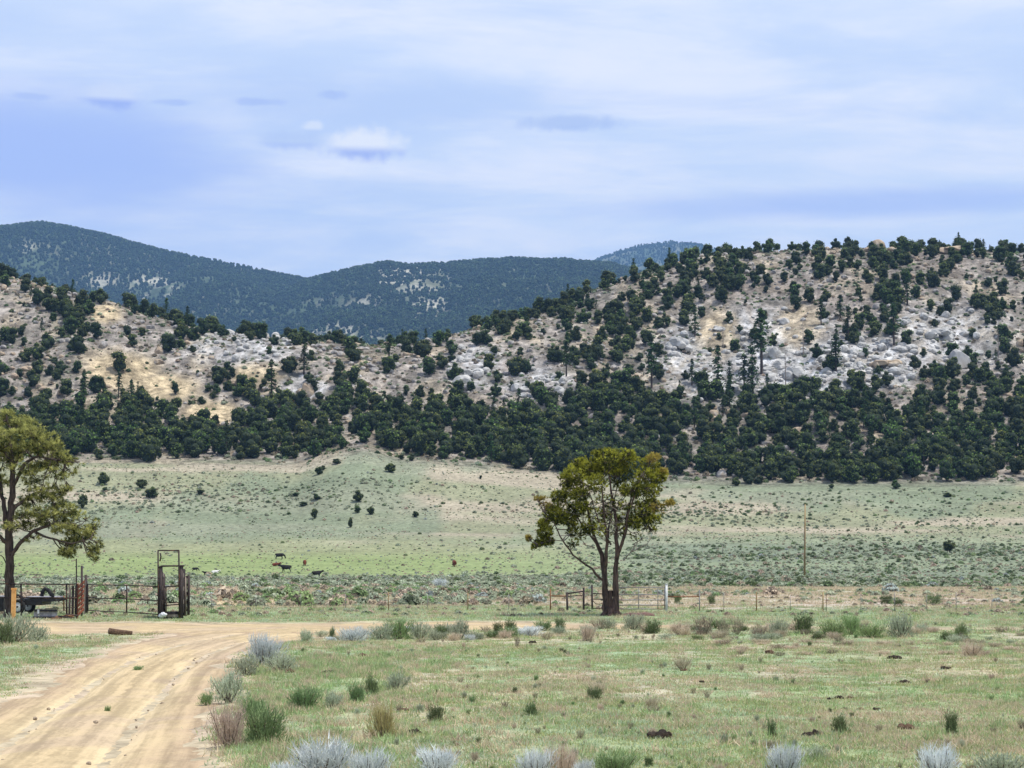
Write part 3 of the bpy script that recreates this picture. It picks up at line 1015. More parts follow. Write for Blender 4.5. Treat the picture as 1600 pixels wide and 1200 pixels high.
def boulder_mb(seed, sub=2):
    mb = MB()
    r = np.random.default_rng(seed)
    V, Fs = ICO[sub]
    P = V.copy()
    for k in range(7):                       # flat broken faces
        d = rdirs(1, r)[0]; c = 0.62 + 0.25 * r.random()
        h = P @ d
        P -= np.maximum(h - c, 0)[:, None] * d
    q = V * 1.6 + seed
    P *= (1 + 0.18 * (fbm(q[:, 0] + q[:, 2], q[:, 1] - q[:, 2], seed, 3) - 0.5))[:, None]
    P *= np.array((0.62, 0.55, 0.45)); P[:, 2] += 0.22
    mb.add(P, Fs, 0, 0.5)
    return mb


def outcrop_mb(seed):
    """a craggy knob of wedged blocks, 1 m wide"""
    r = np.random.default_rng(seed)
    mb = MB()
    for k in range(11):
        V, Fs = ICO[1]
        P = V.copy()
        for q in range(6):
            d = rdirs(1, r)[0]; c = 0.5 + 0.25 * r.random()
            P -= np.maximum(P @ d - c, 0)[:, None] * d
        w = 0.16 + 0.16 * r.random()
        x = r.uniform(-0.4, 0.4)
        top = (0.55 - abs(x) * 0.7) * (0.5 + 0.6 * r.random())
        P = P * np.array((w, w, 0.22 + 0.16 * r.random())) + np.array((x, r.uniform(-0.25, 0.25), max(top, 0.05)))
        mb.add(P, Fs, 0, 0.5)
    return mb


def inview(x, Y, z, m=40):
    px, py = to_px(x, Y, z)
    return (px > -m) & (px < 1600 + m) & (py > -50) & (py < 1230)


# ------------------------------------------------------------------ forest on the mountains
far_protos = []
forest_spots = []
for i, (X, Y, Z, px, py) in enumerate(MT):
    
    n = (170000, 170000, 70000)[i]
    ri = RNG.random(n) * (X.shape[0] * 0.5); ci = RNG.random(n) * (X.shape[1] - 1)
    r0 = ri.astype(int); c0 = ci.astype(int); fr = ri - r0; fc = ci - c0
    def smp(A):
        return (A[r0, c0] * (1 - fc) + A[r0, c0 + 1] * fc) * (1 - fr) + (A[r0 + 1, c0] * (1 - fc) + A[r0 + 1, c0 + 1] * fc) * fr
    x, y, z = smp(X), smp(Y), smp(Z)
    qx, qy = to_px(x, y, z)
    lim = np.interp(qx, CREST[:, 0], CREST[:, 1]) + 25
    rk = rocks_left(qx, qy) if i == 0 else rocks_mid(qx, qy) if i == 1 else 0 * qx
    ok = (qx > -150) & (qx < 1750) & (qy < lim) & (RNG.random(n) > rk * 0.75) & (fbm(x * 0.005, y * 0.005, 7 + i, 3) + 0.35 * RNG.random(n) > 0.44)
    forest_spots.append((i, x[ok], y[ok], z[ok]))


def stand_alone(name, mb, mats, loc, s, rz, label, cat, group=None, smooth=False):
    o = mb.build(name, mats, smooth=smooth)
    o.location = loc; o.scale = (s, s, s) if np.isscalar(s) else s; o.rotation_euler = (0, 0, rz)
    return tag(o, label, cat, group)


# ------------------------------------------------------------------ trees of the hills
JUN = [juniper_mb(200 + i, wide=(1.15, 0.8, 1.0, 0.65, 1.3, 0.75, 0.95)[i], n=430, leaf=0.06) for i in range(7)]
CON = [conifer_mb(300 + i, slim=0.15 + 0.05 * RNG.random(), bare=0.15 + 0.2 * (i % 2)) for i in range(4)]

cells = []
sp = 4.3
for yy in np.arange(512, 830, sp):
    half = 0.33 * yy
    xs = np.arange(-half, half, sp)
    cells.append(np.stack([xs + RNG.uniform(-0.5, 0.5, len(xs)) * sp, yy + RNG.uniform(-0.5, 0.5, len(xs)) * sp], 1))
cells = np.concatenate(cells)
hx, hy = cells[:, 0], cells[:, 1]
hz = H(hx, hy)
tpx, tpy = to_px(hx, hy, hz)
foot = np.interp(tpx, FOOT[:, 0], FOOT[:, 1])
bt = belt_top(tpx) + (fbm(hx * 0.03, hy * 0.03, 55, 3) - 0.5) * 100
inbelt = sstep(-14, 14, tpy - bt)
clump = sstep(0.40, 0.62, fbm(hx * 0.045, hy * 0.045, 57, 3))
up = 0.15 + 0.36 * clump
den_ = up * (1 - inbelt) + (0.74 + 0.26 * clump) * inbelt
den_ *= 1 - 0.86 * np.maximum(cliffw(tpx, tpy) * 0.95, sandw(tpx, tpy)) * (1 - 0.6 * inbelt * (1 - sandw(tpx, tpy)))
den_ *= 1 - sstep(-2, 3, tpy - foot + (fbm(hx * 0.07, hy * 0.1, 58, 2) - 0.5) * 26)
yc_ = np.interp(tpx, DIST[:, 0], DIST[:, 1])
den_ *= 1 - 0.55 * np.exp(-((hy - yc_) / 40.0) ** 2) * (1 - inbelt)
ok = (RNG.random(len(hx)) < den_) & (hy < yc_ + 25) & (tpx > -60) & (tpx < 1680)
hx, hy, hz, tpx, tpy, inbelt = (a[ok] for a in (hx, hy, hz, tpx, tpy, inbelt))
hh = 2.7 + 4.3 * RNG.random(len(hx)) + 0.9 * inbelt
hh *= np.where(RNG.random(len(hx)) < 0.12, 0.55, 1.0)
iscon = RNG.random(len(hx)) < 0.05
order = np.argsort(-(hh / hy))
ANCH = [(130, 'above the big pine at the left edge'), (260, 'straight above the corral'), (400, 'beneath the long sandy slide'), (520, 'near the tall yellowish rock'),
        (690, 'by the gap below the saddle'), (775, 'below the white outcrop'), (860, 'left of the lone juniper'), (950, 'behind the lone juniper'), (1050, 'over the pale gate'), (1180, 'near the slender pines'),
        (1250, 'under the pale cliff'), (1330, 'over the utility pole'), (1470, 'right of the pale cliff'), (9999, 'near the right end')]


def where_on_hill(px, py):
    a = next(t for lim, t in ANCH if px < lim)
    ft = np.interp(px, FOOT[:, 0], FOOT[:, 1]); cr_ = np.interp(px, CREST[:, 0], CREST[:, 1])
    if py > ft - 16: r = 'fronting the belt'
    elif py > ft - 34: r = 'low in the belt'
    elif py > ft - 56: r = 'deep in the belt'
    elif py > belt_top(px): r = 'high in the belt'
    elif py < cr_ + 0.3 * (belt_top(px) - cr_): r = 'near the crest'
    else: r = 'halfway up'
    return r, a


JOBJ = []
juni_n = 0
taken = np.zeros(len(hx), bool)
for oi in order:
    if juni_n >= 255: break
    if iscon[oi] or not (-10 < tpx[oi] < 1610): continue
    k = juni_n
    rw_, an_ = where_on_hill(tpx[oi], tpy[oi])
    zz_ = 'small' if hh[oi] < 5.6 else 'tall' if hh[oi] > 6.6 else 'medium'
    lab = f'{zz_} dark juniper {rw_}, {an_}'; grp = f'{zz_} junipers {rw_}, {an_}'
    if k < len(JUN):
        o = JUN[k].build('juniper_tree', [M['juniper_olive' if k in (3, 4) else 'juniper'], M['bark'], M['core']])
        JOBJ.append(o)
    else:
        o = JOBJ[k % len(JUN)].copy()
        COL.objects.link(o)
    o.location = (hx[oi], hy[oi], hz[oi] - 0.1)
    s = hh[oi]; o.scale = (s * (0.85 + 0.3 * random.random()), s * 0.95, s)
    o.rotation_euler = (0, 0, random.random() * 6.28)
    tag(o, lab, 'tree', grp)
    taken[oi] = True
    juni_n += 1

# conifers named one by one by where they stand (photo pixels of the base, height in pixels)
CONS = [(1086, 528, 54, 'tall dark pine standing above the sandy streak on the right hill'),
        (1190, 585, 108, 'tallest slender pine on the pale cliff of the right hill'),
        (1176, 622, 80, 'slender pine in front of the pale cliff of the right hill'),
        (1163, 616, 66, 'slim dark pine at the lower edge of the pale cliff'),
        (1122, 612, 78, 'narrow conifer left of the pale cliff of the right hill'),
        (1018, 608, 76, 'narrow pointed conifer standing over the dark belt of trees'),
        (1140, 618, 56, 'short pointed conifer at the bottom of the pale cliff'),
        (1326, 534, 58, 'high trunked pine on the pale patch of the right hill'),
        (1313, 500, 42, 'bushy topped pine upslope of the pale patch'),
        (1283, 512, 48, 'pale green pine at the top of the white outcrop'),
        (1306, 582, 62, 'broad dark fir right of the white outcrop'),
        (1397, 540, 70, 'dark pine rising between rocks on the right hill'),
        (1418, 478, 56, 'tall pine halfway up the right hill'),
        (1537, 398, 26, 'small pointed pine on the skyline of the right hill'),
        (1575, 392, 22, 'pine on the skyline near the end of the ridge'),
        (1419, 388, 22, 'small pine on the skyline between two rock knobs'),
        (841, 482, 26, 'small pointed pine on the ridge beside the distant mountain'),
        (852, 482, 18, 'smaller pointed pine next to the one on the ridge'),
        (990, 434, 32, 'dark pine on the shoulder of the right hill skyline'),
        (665, 534, 22, 'small pointed pine on the saddle skyline'),
        (424, 622, 62, 'narrow dark conifer left of the yellow rock'),
        (608, 570, 50, 'broad dark pine on top of the saddle'),
        (475, 590, 60, 'dark pine on the saddle above the yellow rock'),
        (885, 590, 60, 'dark pine on the lower shoulder of the right hill'),
        (1005, 470, 44, 'dark pine near the crest of the right hill'),
        (130, 640, 60, 'dark pine in the gully of the lower left hill'),
        (215, 620, 26, 'dark conifer at the edge of the sandy slide')]
CSNAG = [(1255, 560, 60, 'thin rust brown dead tree on the pale cliff'),
         (1228, 610, 66, 'thin grey dead snag on the white outcrop'),
         (1130, 545, 46, 'bare grey snag left of the tallest slender pine'),
         (1560, 560, 50, 'bare snag near the right end of the hill')]
COBJ = []
for k, (px, py, hp, lab) in enumerate(CONS):
    p = hit(px, py)[0]
    s = hp / F * p[1]
    root = None
    if k < len(CON):
        o = CON[k].build('pine_tree', [M['conifer'], M['bark']])
        COBJ.append(o)
    else:
        o = COBJ[k % 4].copy(); COL.objects.link(o)
    o.location = (p[0], p[1], p[2] - 0.1)
    wf = 1.5 if ('broad' in lab or 'bushy' in lab) else 1.15
    o.scale = (s * wf, s * wf, s); o.rotation_euler = (0, 0, k * 1.3)
    tag(o, lab, 'pine tree', 'pines standing out on the hills')
sn = snag_mb(5)
for k, (px, py, hp, lab) in enumerate(CSNAG):
    p = hit(px, py)[0]; s = hp / F * p[1]
    if k == 0:
        so = sn.build('dead_tree', [M['dead']])
        o = so
    else:
        o = so.copy(); COL.objects.link(o)
    o.location = (p[0], p[1], p[2] - 0.1); o.scale = (s, s, s); o.rotation_euler = (0, 0, k * 2.0)
    tag(o, lab, 'dead tree', 'dead snags on the cliffs')

rest = ~taken
vi = np.where(iscon, 7 + RNG.integers(0, 4, len(hx)), RNG.integers(0, 7, len(hx)))[rest]
scl = (hh * np.where(iscon, 1.5, 1.0))[rest]
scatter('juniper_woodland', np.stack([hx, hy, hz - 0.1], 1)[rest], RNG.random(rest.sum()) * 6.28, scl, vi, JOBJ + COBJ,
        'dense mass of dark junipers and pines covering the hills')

# mountain forest: copies of one small tree kept on the skyline of the saddle
FARP = []
for k in range(2):
    p = hit((700, 770)[k], (528, 505)[k])[0]
    o = juniper_mb(400 + k, n=70, leaf=0.16, trunk=False, wide=0.8)
    o = o.build('juniper_tree', [M['far'], M['bark'], M['core']])
    o.location = (p[0], p[1], p[2]); o.scale = (3.4, 3.4, 3.6)
    FARP.append(tag(o, ('small dark juniper on the skyline right of the saddle', 'small dark juniper where the ridge starts to climb')[k], 'tree'))
for i, x, y, z in forest_spots:
    n = len(x)
    scatter('mountain_forest', np.stack([x, y, z - 0.3], 1), RNG.random(n) * 6.28, 6.0 + 8.0 * RNG.random(n) ** 1.5 + 1 * (i == 2), RNG.integers(0, 2, n), FARP,
            ('forest on the rounded mountain beyond the left hill', 'forest on the long ridge beyond the saddle', 'forest on the distant blue mountain')[i])

# ------------------------------------------------------------------ rocks of the hills
BLD = []
NB = 20000
bx_ = RNG.uniform(-0.31, 0.31, NB); by_ = RNG.uniform(525, 815, NB); bx_ = bx_ * by_
bz_ = H(bx_, by_)
bpx, bpy_ = to_px(bx_, by_, bz_)
w = 0.13 + 0.42 * cliffw(bpx, bpy_) + 0.25 * sstep(0.5, 0.65, fbm(bx_ * 0.03, by_ * 0.03, 77, 3))
w *= 1 - 0.9 * sandw(bpx, bpy_)
ok = (RNG.random(NB) < w) & (by_ < np.interp(bpx, DIST[:, 0], DIST[:, 1]) + 15)
bx_, by_, bz_, bpx, bpy_ = (a[ok] for a in (bx_, by_, bz_, bpx, bpy_))
bs_ = 0.5 + 2.3 * RNG.random(len(bx_)) ** 3.0 + 0.8 * cliffw(bpx, bpy_) * RNG.random(len(bx_))
bcl = np.where(cliffw(bpx, bpy_) > 0.4, 2, np.where(fbm(bx_ * 0.02, by_ * 0.02, 78, 2) > 0.55, 1, 0))
# single boulders one can point to (pixel of the base, width and height in pixels)
ROCKS = [(1371, 390, 22, 17, 1, 'round tan boulder on the skyline of the right hill'),
         (1488, 398, 60, 24, 1, 'wide flat topped rock knob on the skyline of the right hill'),
         (1512, 402, 26, 18, 1, 'blocky tan rock beside the flat topped knob'),
         (478, 622, 36, 36, 1, 'tall yellowish rock face standing over the belt of trees'),
         (452, 628, 26, 18, 1, 'low yellowish rock beside the tall yellowish face'),
         (738, 586, 34, 26, 2, 'white rock outcrop on the saddle'),
         (722, 602, 26, 16, 2, 'pale slab below the white outcrop on the saddle'),
         (1584, 412, 34, 20, 0, 'grey rock knob near the end of the right hill crest'),
         (1265, 618, 60, 24, 2, 'big white slab at the bottom of the pale cliff'),
         (1240, 590, 44, 30, 2, 'broken white outcrop in the middle of the pale cliff'),
         (1205, 560, 40, 34, 2, 'white rock face beside the tallest slender pine'),
         (1382, 575, 50, 22, 1, 'pinkish tan slab right of the pale cliff'),
         (1470, 530, 50, 26, 2, 'pale green white outcrop on the right hill'),
         (1500, 575, 34, 30, 2, 'white ledge low on the right hill'),
         (1060, 545, 44, 36, 2, 'pale outcrop left of the sandy streak'),
         (845, 608, 46, 18, 0, 'grey ledge above the belt left of the right hill'),
         (370, 604, 24, 18, 1, 'pinkish rock on the left hill below the crest'),
         (545, 548, 60, 12, 0, 'low grey ledge along the saddle crest')]
bmats = [M['rock'], M['rock_tan'], M['rock_white']]
for k in range(6):
    BLD.append(boulder_mb(500 + k))
OUT = [outcrop_mb(540 + k) for k in range(6)]
RP = []
for k, (px, py, wp, hp, ci, lab) in enumerate(ROCKS):
    p = hit(px, py)[0]
    o = (BLD if k in (0, 6, 13) else OUT)[k % 6].build('boulder' if k in (0, 6, 13) else 'rock_outcrop', [bmats[ci]])
    RP.append((ci, o))
    s = wp / F * p[1]
    o.location = (p[0], p[1], p[2] - 0.15 * s * hp / wp); o.scale = (s / 1.05, s * 0.8, hp / F * p[1] / (0.62 if k in (0, 6, 13) else 1.15))
    o.rotation_euler = (0, 0, (k * 0.7) % 0.8 - 0.4)
    tag(o, lab, 'rock')
byc = {0: [], 1: [], 2: []}
for k in range(9):
    c = k % 3
    p = hit((60, 330, 560, 700, 905, 1095, 1290, 1440, 1570)[k], (560, 560, 590, 560, 540, 480, 470, 470, 520)[k])[0]
    o = boulder_mb(560 + k, 1).build('boulder', [bmats[c]])
    o.location = (p[0], p[1], p[2] - 0.2); o.scale = (2.0, 1.8, 1.7)
    tag(o, ('angular grey block', 'angular tan block', 'angular white block')[c] + ('', ' cracked', ' lopsided')[k // 3] + ' ' + ' '.join(where_on_hill(*to_px(*p))), 'boulder')
    byc[c].append(o)
osz = np.argsort(-bs_ / by_)
single = np.zeros(len(bs_), bool)
for q, oi in enumerate(osz[:230]):
    src = byc[int(bcl[oi])]
    o = src[q % len(src)].copy(); COL.objects.link(o)
    s = bs_[oi] * 1.25
    o.location = (bx_[oi], by_[oi], bz_[oi] - 0.15 * s); o.scale = (s, s * 0.9, s * (0.7 + 0.5 * random.random())); o.rotation_euler = (0, 0, random.random() * 6.28)
    c = ('grey', 'tan', 'white')[int(bcl[oi])]
    rw_, an_ = where_on_hill(bpx[oi], bpy_[oi])
    zz_ = 'small' if bs_[oi] < 2.0 else 'large' if bs_[oi] > 2.6 else 'medium'
    fl_ = 'flat' if o.scale[2] < s * 0.87 else 'squat' if o.scale[2] < s * 1.03 else 'upright'
    tag(o, f'{zz_} {fl_} {c} boulder {rw_}, {an_}', 'boulder', f'{zz_} {fl_} {c} boulders {rw_}, {an_}')
    single[oi] = True
allp = byc[0] + byc[1] + byc[2]
off = {0: (0, 3), 1: (3, 3), 2: (6, 3)}
rr = ~single
vi = np.array([off[int(c)][0] + RNG.integers(0, off[int(c)][1]) for c in bcl[rr]])
scatter('hillside_rocks', np.stack([bx_, by_, bz_ - 0.1], 1)[rr], RNG.random(rr.sum()) * 6.28, bs_[rr], vi, allp,
        'pale loose rocks strewn over the hills')

# ------------------------------------------------------------------ bushes of the valley
BK = {}
def kind(name, mats, mbs):
    BK[name] = (mats, mbs, [])

kind('sage', [M['sage'], M['twig']], [bush_mb(600 + i, 620, 0.45, (0.12, 0.014), 1.0, 1.3, 12) for i in range(3)])
kind('pale', [M['sage_blue'], M['twig']], [bush_mb(610 + i, 800, 0.3, (0.26, 0.008), 1.0, 1.0, 16, fill=0.5) for i in range(3)])
kind('green', [M['sage_green'], M['twig']], [bush_mb(620 + i, 800, 0.5, (0.16, 0.011), 1.0, 1.1, 12) for i in range(2)])
kind('dark', [M['sage_dark'], M['twig']], [bush_mb(630 + i, 560, 0.6, (0.14, 0.014), 1.0, 1.1, 9) for i in range(2)])
kind('tan', [M['straw'], M['twig']], [bush_mb(640 + i, 800, 0.45, (0.22, 0.007), 1.0, 1.2, 12, fill=0.7) for i in range(2)])
kind('yellow', [M['straw_yellow'], M['twig']], [bush_mb(650 + i, 520, 0.35, (0.30, 0.006), 1.0, 0.9, 10) for i in range(1)])
kind('brown', [M['brown'], M['twig']], [bush_mb(660 + i, 420, 0.7, (0.14, 0.010), 1.0, 1.4, 12) for i in range(2)])
NAMES = {'sage': 'sagebrush', 'pale': 'rabbitbrush', 'green': 'green_bush', 'dark': 'dark_bush', 'tan': 'dry_bush', 'yellow': 'dry_grass_tuft', 'brown': 'twiggy_bush'}


def put_bush(kd, loc, w, h, label, group=None, cat='bush'):
    mats, mbs, objs = BK[kd]
    k = len(objs)
    if k < len(mbs):
        v = np.concatenate(mbs[k].v); rad = 2 * np.quantile(np.hypot(v[:, 0], v[:, 1]), 0.97); top = np.quantile(v[:, 2], 0.995)
        mbs[k].v = [q / np.array((rad, rad, top)) for q in mbs[k].v]
        o = mbs[k].build(NAMES[kd], mats); objs.append(o)
    else:
        o = objs[RNG.integers(0, len(mbs))].copy(); COL.objects.link(o)
    o.location = loc; o.scale = (w, w, h); o.rotation_euler = (0, 0, random.random() * 6.28)
    return tag(o, label, cat, group)


# (kind, centre x, base y, width, height in photo pixels, label)
BUSHES = [
    ('pale', 505, 1215, 130, 78, 'big pale blue feathery bush at the bottom edge beside the dirt road'),
    ('pale', 575, 1218, 90, 62, 'pale feathery bush against the right side of the biggest one'),
    ('pale', 445, 1222, 70, 40, 'low pale bush nearest the road edge'),
    ('pale', 684, 1212, 84, 58, 'pale bush of upright white stalks in the middle of the near field'),
    ('pale', 838, 1216, 80, 60, 'pale pinkish bush below the yellow grass and dark clods'),
    ('tan', 880, 1214, 70, 66, 'tall pinkish dry bush among the pale bushes at the bottom'),
    ('pale', 912, 1218, 40, 42, 'small pale bush right of the pinkish dry bush'),
    ('green', 960, 1214, 90, 50, 'loose green bush at the bottom edge between pale bushes'),
    ('pale', 1225, 1212, 76, 66, 'tall stalky whitish bush below the black clump of dung'),
    ('sage', 1277, 1186, 38, 24, 'small grey green bush above the stalky whitish one'),
    ('pale', 1465, 1214, 84, 66, 'whitish bush with bare pale stems near the right side'),
    ('sage', 1560, 1216, 110, 52, 'grey green bush in the lower right corner'),
    ('sage', 1385, 1222, 60, 30, 'low grey bush peeking over the bottom edge'),
    ('green', 412, 1162, 74, 62, 'dense green bush with dark stems at the road edge'),
    ('tan', 358, 1168, 66, 74, 'dry pinkish bush on the road edge left of the dense green bush'),
    ('sage', 358, 1098, 62, 52, 'grey green bush on the road edge above the dry pinkish bush'),
    ('green', 395, 1120, 50, 34, 'green bush behind the dense green bush'),
    ('pale', 412, 1040, 62, 54, 'tall pale blue bush where the road bends'),
    ('sage', 385, 1055, 46, 34, 'low grey bush at the foot of the tall pale blue one'),
    ('sage', 440, 1050, 60, 32, 'spreading grey bush right of the tall pale blue one'),
    ('sage', 478, 1004, 28, 22, 'small grey bush at the near side of the junction'),
    ('dark', 519, 999, 12, 22, 'narrow olive bush standing alone beside the track'),
    ('pale', 552, 1002, 56, 26, 'low lilac grey bush first of the row beside the track'),
    ('sage', 596, 1000, 44, 26, 'grey bush second along the row beside the track'),
    ('green', 622, 999, 50, 34, 'grey green mound in the row beside the track'),
    ('sage', 655, 999, 40, 30, 'grey bush past the green mound in the row'),
    ('dark', 690, 998, 30, 26, 'dark stemmed bush in the row beside the track'),
    ('sage', 718, 1000, 44, 34, 'last grey bush before the gap in the row'),
    ('dark', 778, 990, 22, 20, 'small yellow green bush after the gap'),
    ('dark', 797, 992, 24, 26, 'dark green bush after the gap in the row'),
    ('pale', 826, 994, 50, 18, 'low pale bush beyond the dark green one'),
    ('brown', 853, 1000, 22, 14, 'flat brown clump in front of the low pale bush'),
    ('dark', 874, 990, 20, 28, 'thin dark bush left of the lone tree'),
    ('tan', 918, 1002, 28, 28, 'grey brown twiggy bush in front of the lone tree'),
    ('brown', 936, 983, 34, 20, 'brown low bush just before the lone tree trunk'),
    ('sage', 990, 984, 42, 26, 'grey bush right of the lone tree trunk'),
    ('dark', 1020, 990, 26, 24, 'olive bush before the pale gate'),
    ('tan', 1062, 992, 44, 22, 'pale dry clump before the pale gate'),
    ('brown', 1100, 992, 34, 34, 'twiggy grey brown bush before the white post'),
    ('brown', 1130, 993, 28, 28, 'second twiggy bush right of the white post'),
    ('brown', 1152, 992, 24, 30, 'upright twiggy bush third from the white post'),
    ('brown', 1186, 997, 30, 26, 'twiggy bush fourth from the white post'),
    ('sage', 1216, 994, 36, 28, 'grey bush in the middle of the right hand row'),
    ('dark', 1256, 991, 38, 34, 'dark centred bush in the right hand row'),
    ('green', 1302, 996, 52, 28, 'spreading green bush in the right hand row'),
    ('green', 1330, 992, 34, 34, 'bright green bush behind the spreading one'),
    ('green', 1362, 996, 46, 22, 'low green bush left of the big fanned bush'),
    ('sage', 1408, 996, 50, 38, 'big fan shaped grey green bush at the end of the row'),
    ('dark', 1502, 998, 24, 26, 'upright dark bush alone beside the bare track'),
    ('tan', 1520, 1026, 44, 26, 'dry pinkish tuft with a dark foot near the right edge'),
    ('brown', 1132, 1008, 30, 12, 'flat brown clump under the twiggy bushes'),
    ('green', 557, 1098, 30, 34, 'grey green small bush, left one of the touching pair'),
    ('dark', 580, 1086, 28, 32, 'rounded bluish green bush, right one of the touching pair'),
    ('dark', 681, 1128, 30, 30, 'dark little bush below the touching pair'),
    ('dark', 831, 1120, 26, 26, 'fan shaped dark green bush in the middle of the field'),
    ('dark', 928, 1094, 28, 22, 'dark green clump topped by dry straw'),
    ('tan', 934, 1084, 32, 24, 'dry straw growing over the dark green clump'),
    ('brown', 1020, 1112, 32, 12, 'low brownish clump right of the straw topped one'),
    ('tan', 1018, 1106, 28, 20, 'dry straw on the low brownish clump'),
    ('dark', 1205, 1152, 16, 30, 'thin upright dark bush above the stalky whitish bush'),
    ('dark', 1313, 1145, 30, 32, 'fan shaped dark bush between the dung clumps'),
    ('dark', 1487, 1148, 26, 42, 'upright dark green bush above the right pale bush'),
    ('yellow', 598, 1152, 54, 60, 'clump of yellow dry grass in the near field'),
    ('tan', 1066, 1046, 34, 22, 'small whitish dry tuft before the white post'),
    ('brown', 808, 1012, 10, 20, 'dark thin dead shoot left of the lone tree'),
    ('brown', 720, 1066, 14, 12, 'small grey brown tuft in the bare patch'),
    ('brown', 1105, 1092, 12, 14, 'small brown tuft in the pale green field'),
    ('sage', 22, 1003, 74, 46, 'big grey green bush at the left edge before the corral'),
    ('sage', 58, 1001, 40, 26, 'lower grey bush beside the big one at the left edge'),
    ('dark', 5, 1008, 40, 40, 'dark green bush at the very left edge'),
    ('sage', 620, 1078, 44, 30, 'soft grey bush between the touching pair and the road'),
    ('green', 475, 1108, 60, 38, 'loose grey green bush right of the dense green bush'),
    ('sage', 520, 1106, 34, 28, 'small grey bush left of the touching pair'),
    ('green', 322, 1100, 26, 20, 'small green bush on the road verge'),
    ('pale', 688, 918, 26, 16, 'pale blue rounded bush beyond the near fence'),
    ('dark', 1404, 948, 20, 14, 'round dark bush behind the wire fence'),
    ('dark', 1460, 945, 30, 18, 'dark bush behind the wire fence near a thin post'),
    ('dark', 1112, 944, 14, 16, 'round dark bush just past the rusty railed panel'),
    ('dark', 1385, 944, 22, 16, 'green bush beside the round dark one'),
    ('dark', 1058, 943, 12, 18, 'dark bush seen through the pale gate'),
]
ROWS = ((480, 745, 1001, 'along the hedge between junction and gap'), (745, 950, 996, 'between the gap and the lone juniper'), (970, 1180, 996, 'in the row before the pale gate'),
        (1180, 1440, 1000, 'in the row below the utility pole'), (1450, 1600, 1003, 'beyond the big fan shaped bush'))
rb = np.random.default_rng(77)
HEDGE = []
for x0, x1, yb_, wh in ROWS:
    for k in range(int((x1 - x0) / 13)):
        kd = rb.choice(['sage', 'pale', 'sage', 'brown', 'tan', 'dark', 'sage', 'green'] if x0 < 900 else ['sage', 'brown', 'tan', 'sage', 'brown', 'dark', 'tan'])
        w_ = rb.uniform(14, 36); HEDGE.append((kd, rb.uniform(x0, x1), yb_ + rb.uniform(-16, 4), w_, w_ * rb.uniform(0.35, 0.58), wh))
for k in range(40):
    HEDGE.append((rb.choice(['tan', 'brown', 'tan']), rb.uniform(1090, 1600), 1012 + rb.uniform(-8, 14), rb.uniform(14, 34), rb.uniform(5, 10), 'in the dry strip'))
used = []
KW = {'sage': 'grey green', 'pale': 'pale blue', 'green': 'green', 'dark': 'dark green', 'tan': 'straw coloured', 'brown': 'brown twiggy', 'yellow': 'yellow'}
for kd, px, py, wp, hp, lab in BUSHES:
    if py <= 1200:
        p = hit(px, py)[0]
    else:
        p = hit(px, py)[0]
    Y = p[1]
    q = 0.86 if py > 1200 else 1.0
    put_bush(kd, (p[0], p[1], p[2] - 0.02), q * wp / F * Y, q * hp / F * Y, lab)
    used.append((p[0], p[1], wp / F * Y / 2))
for kd, px, py, wp, hp, wh in HEDGE:
    p = hit(px, py)[0]
    if road_w(np.array([[p[0]]]), np.array([[p[1]]]))[0, 0] < 0.1: continue
    if wh == 'in the dry strip': wh += (', below the white post', ', right of the white post', ', below the utility pole', ', left of the big fan bush', ', past the big fan bush')[min(4, int((px - 1090) / 95))]
    sz = 'small' if wp < 26 else 'mid sized' if wp < 34 else 'wide'
    lab = f'{sz} {KW[kd]} bush {wh}'
    put_bush(kd, (p[0], p[1], p[2] - 0.02), wp / F * p[1], hp / F * p[1], lab, lab.replace('bush ', 'bushes '))
used = np.array(used)

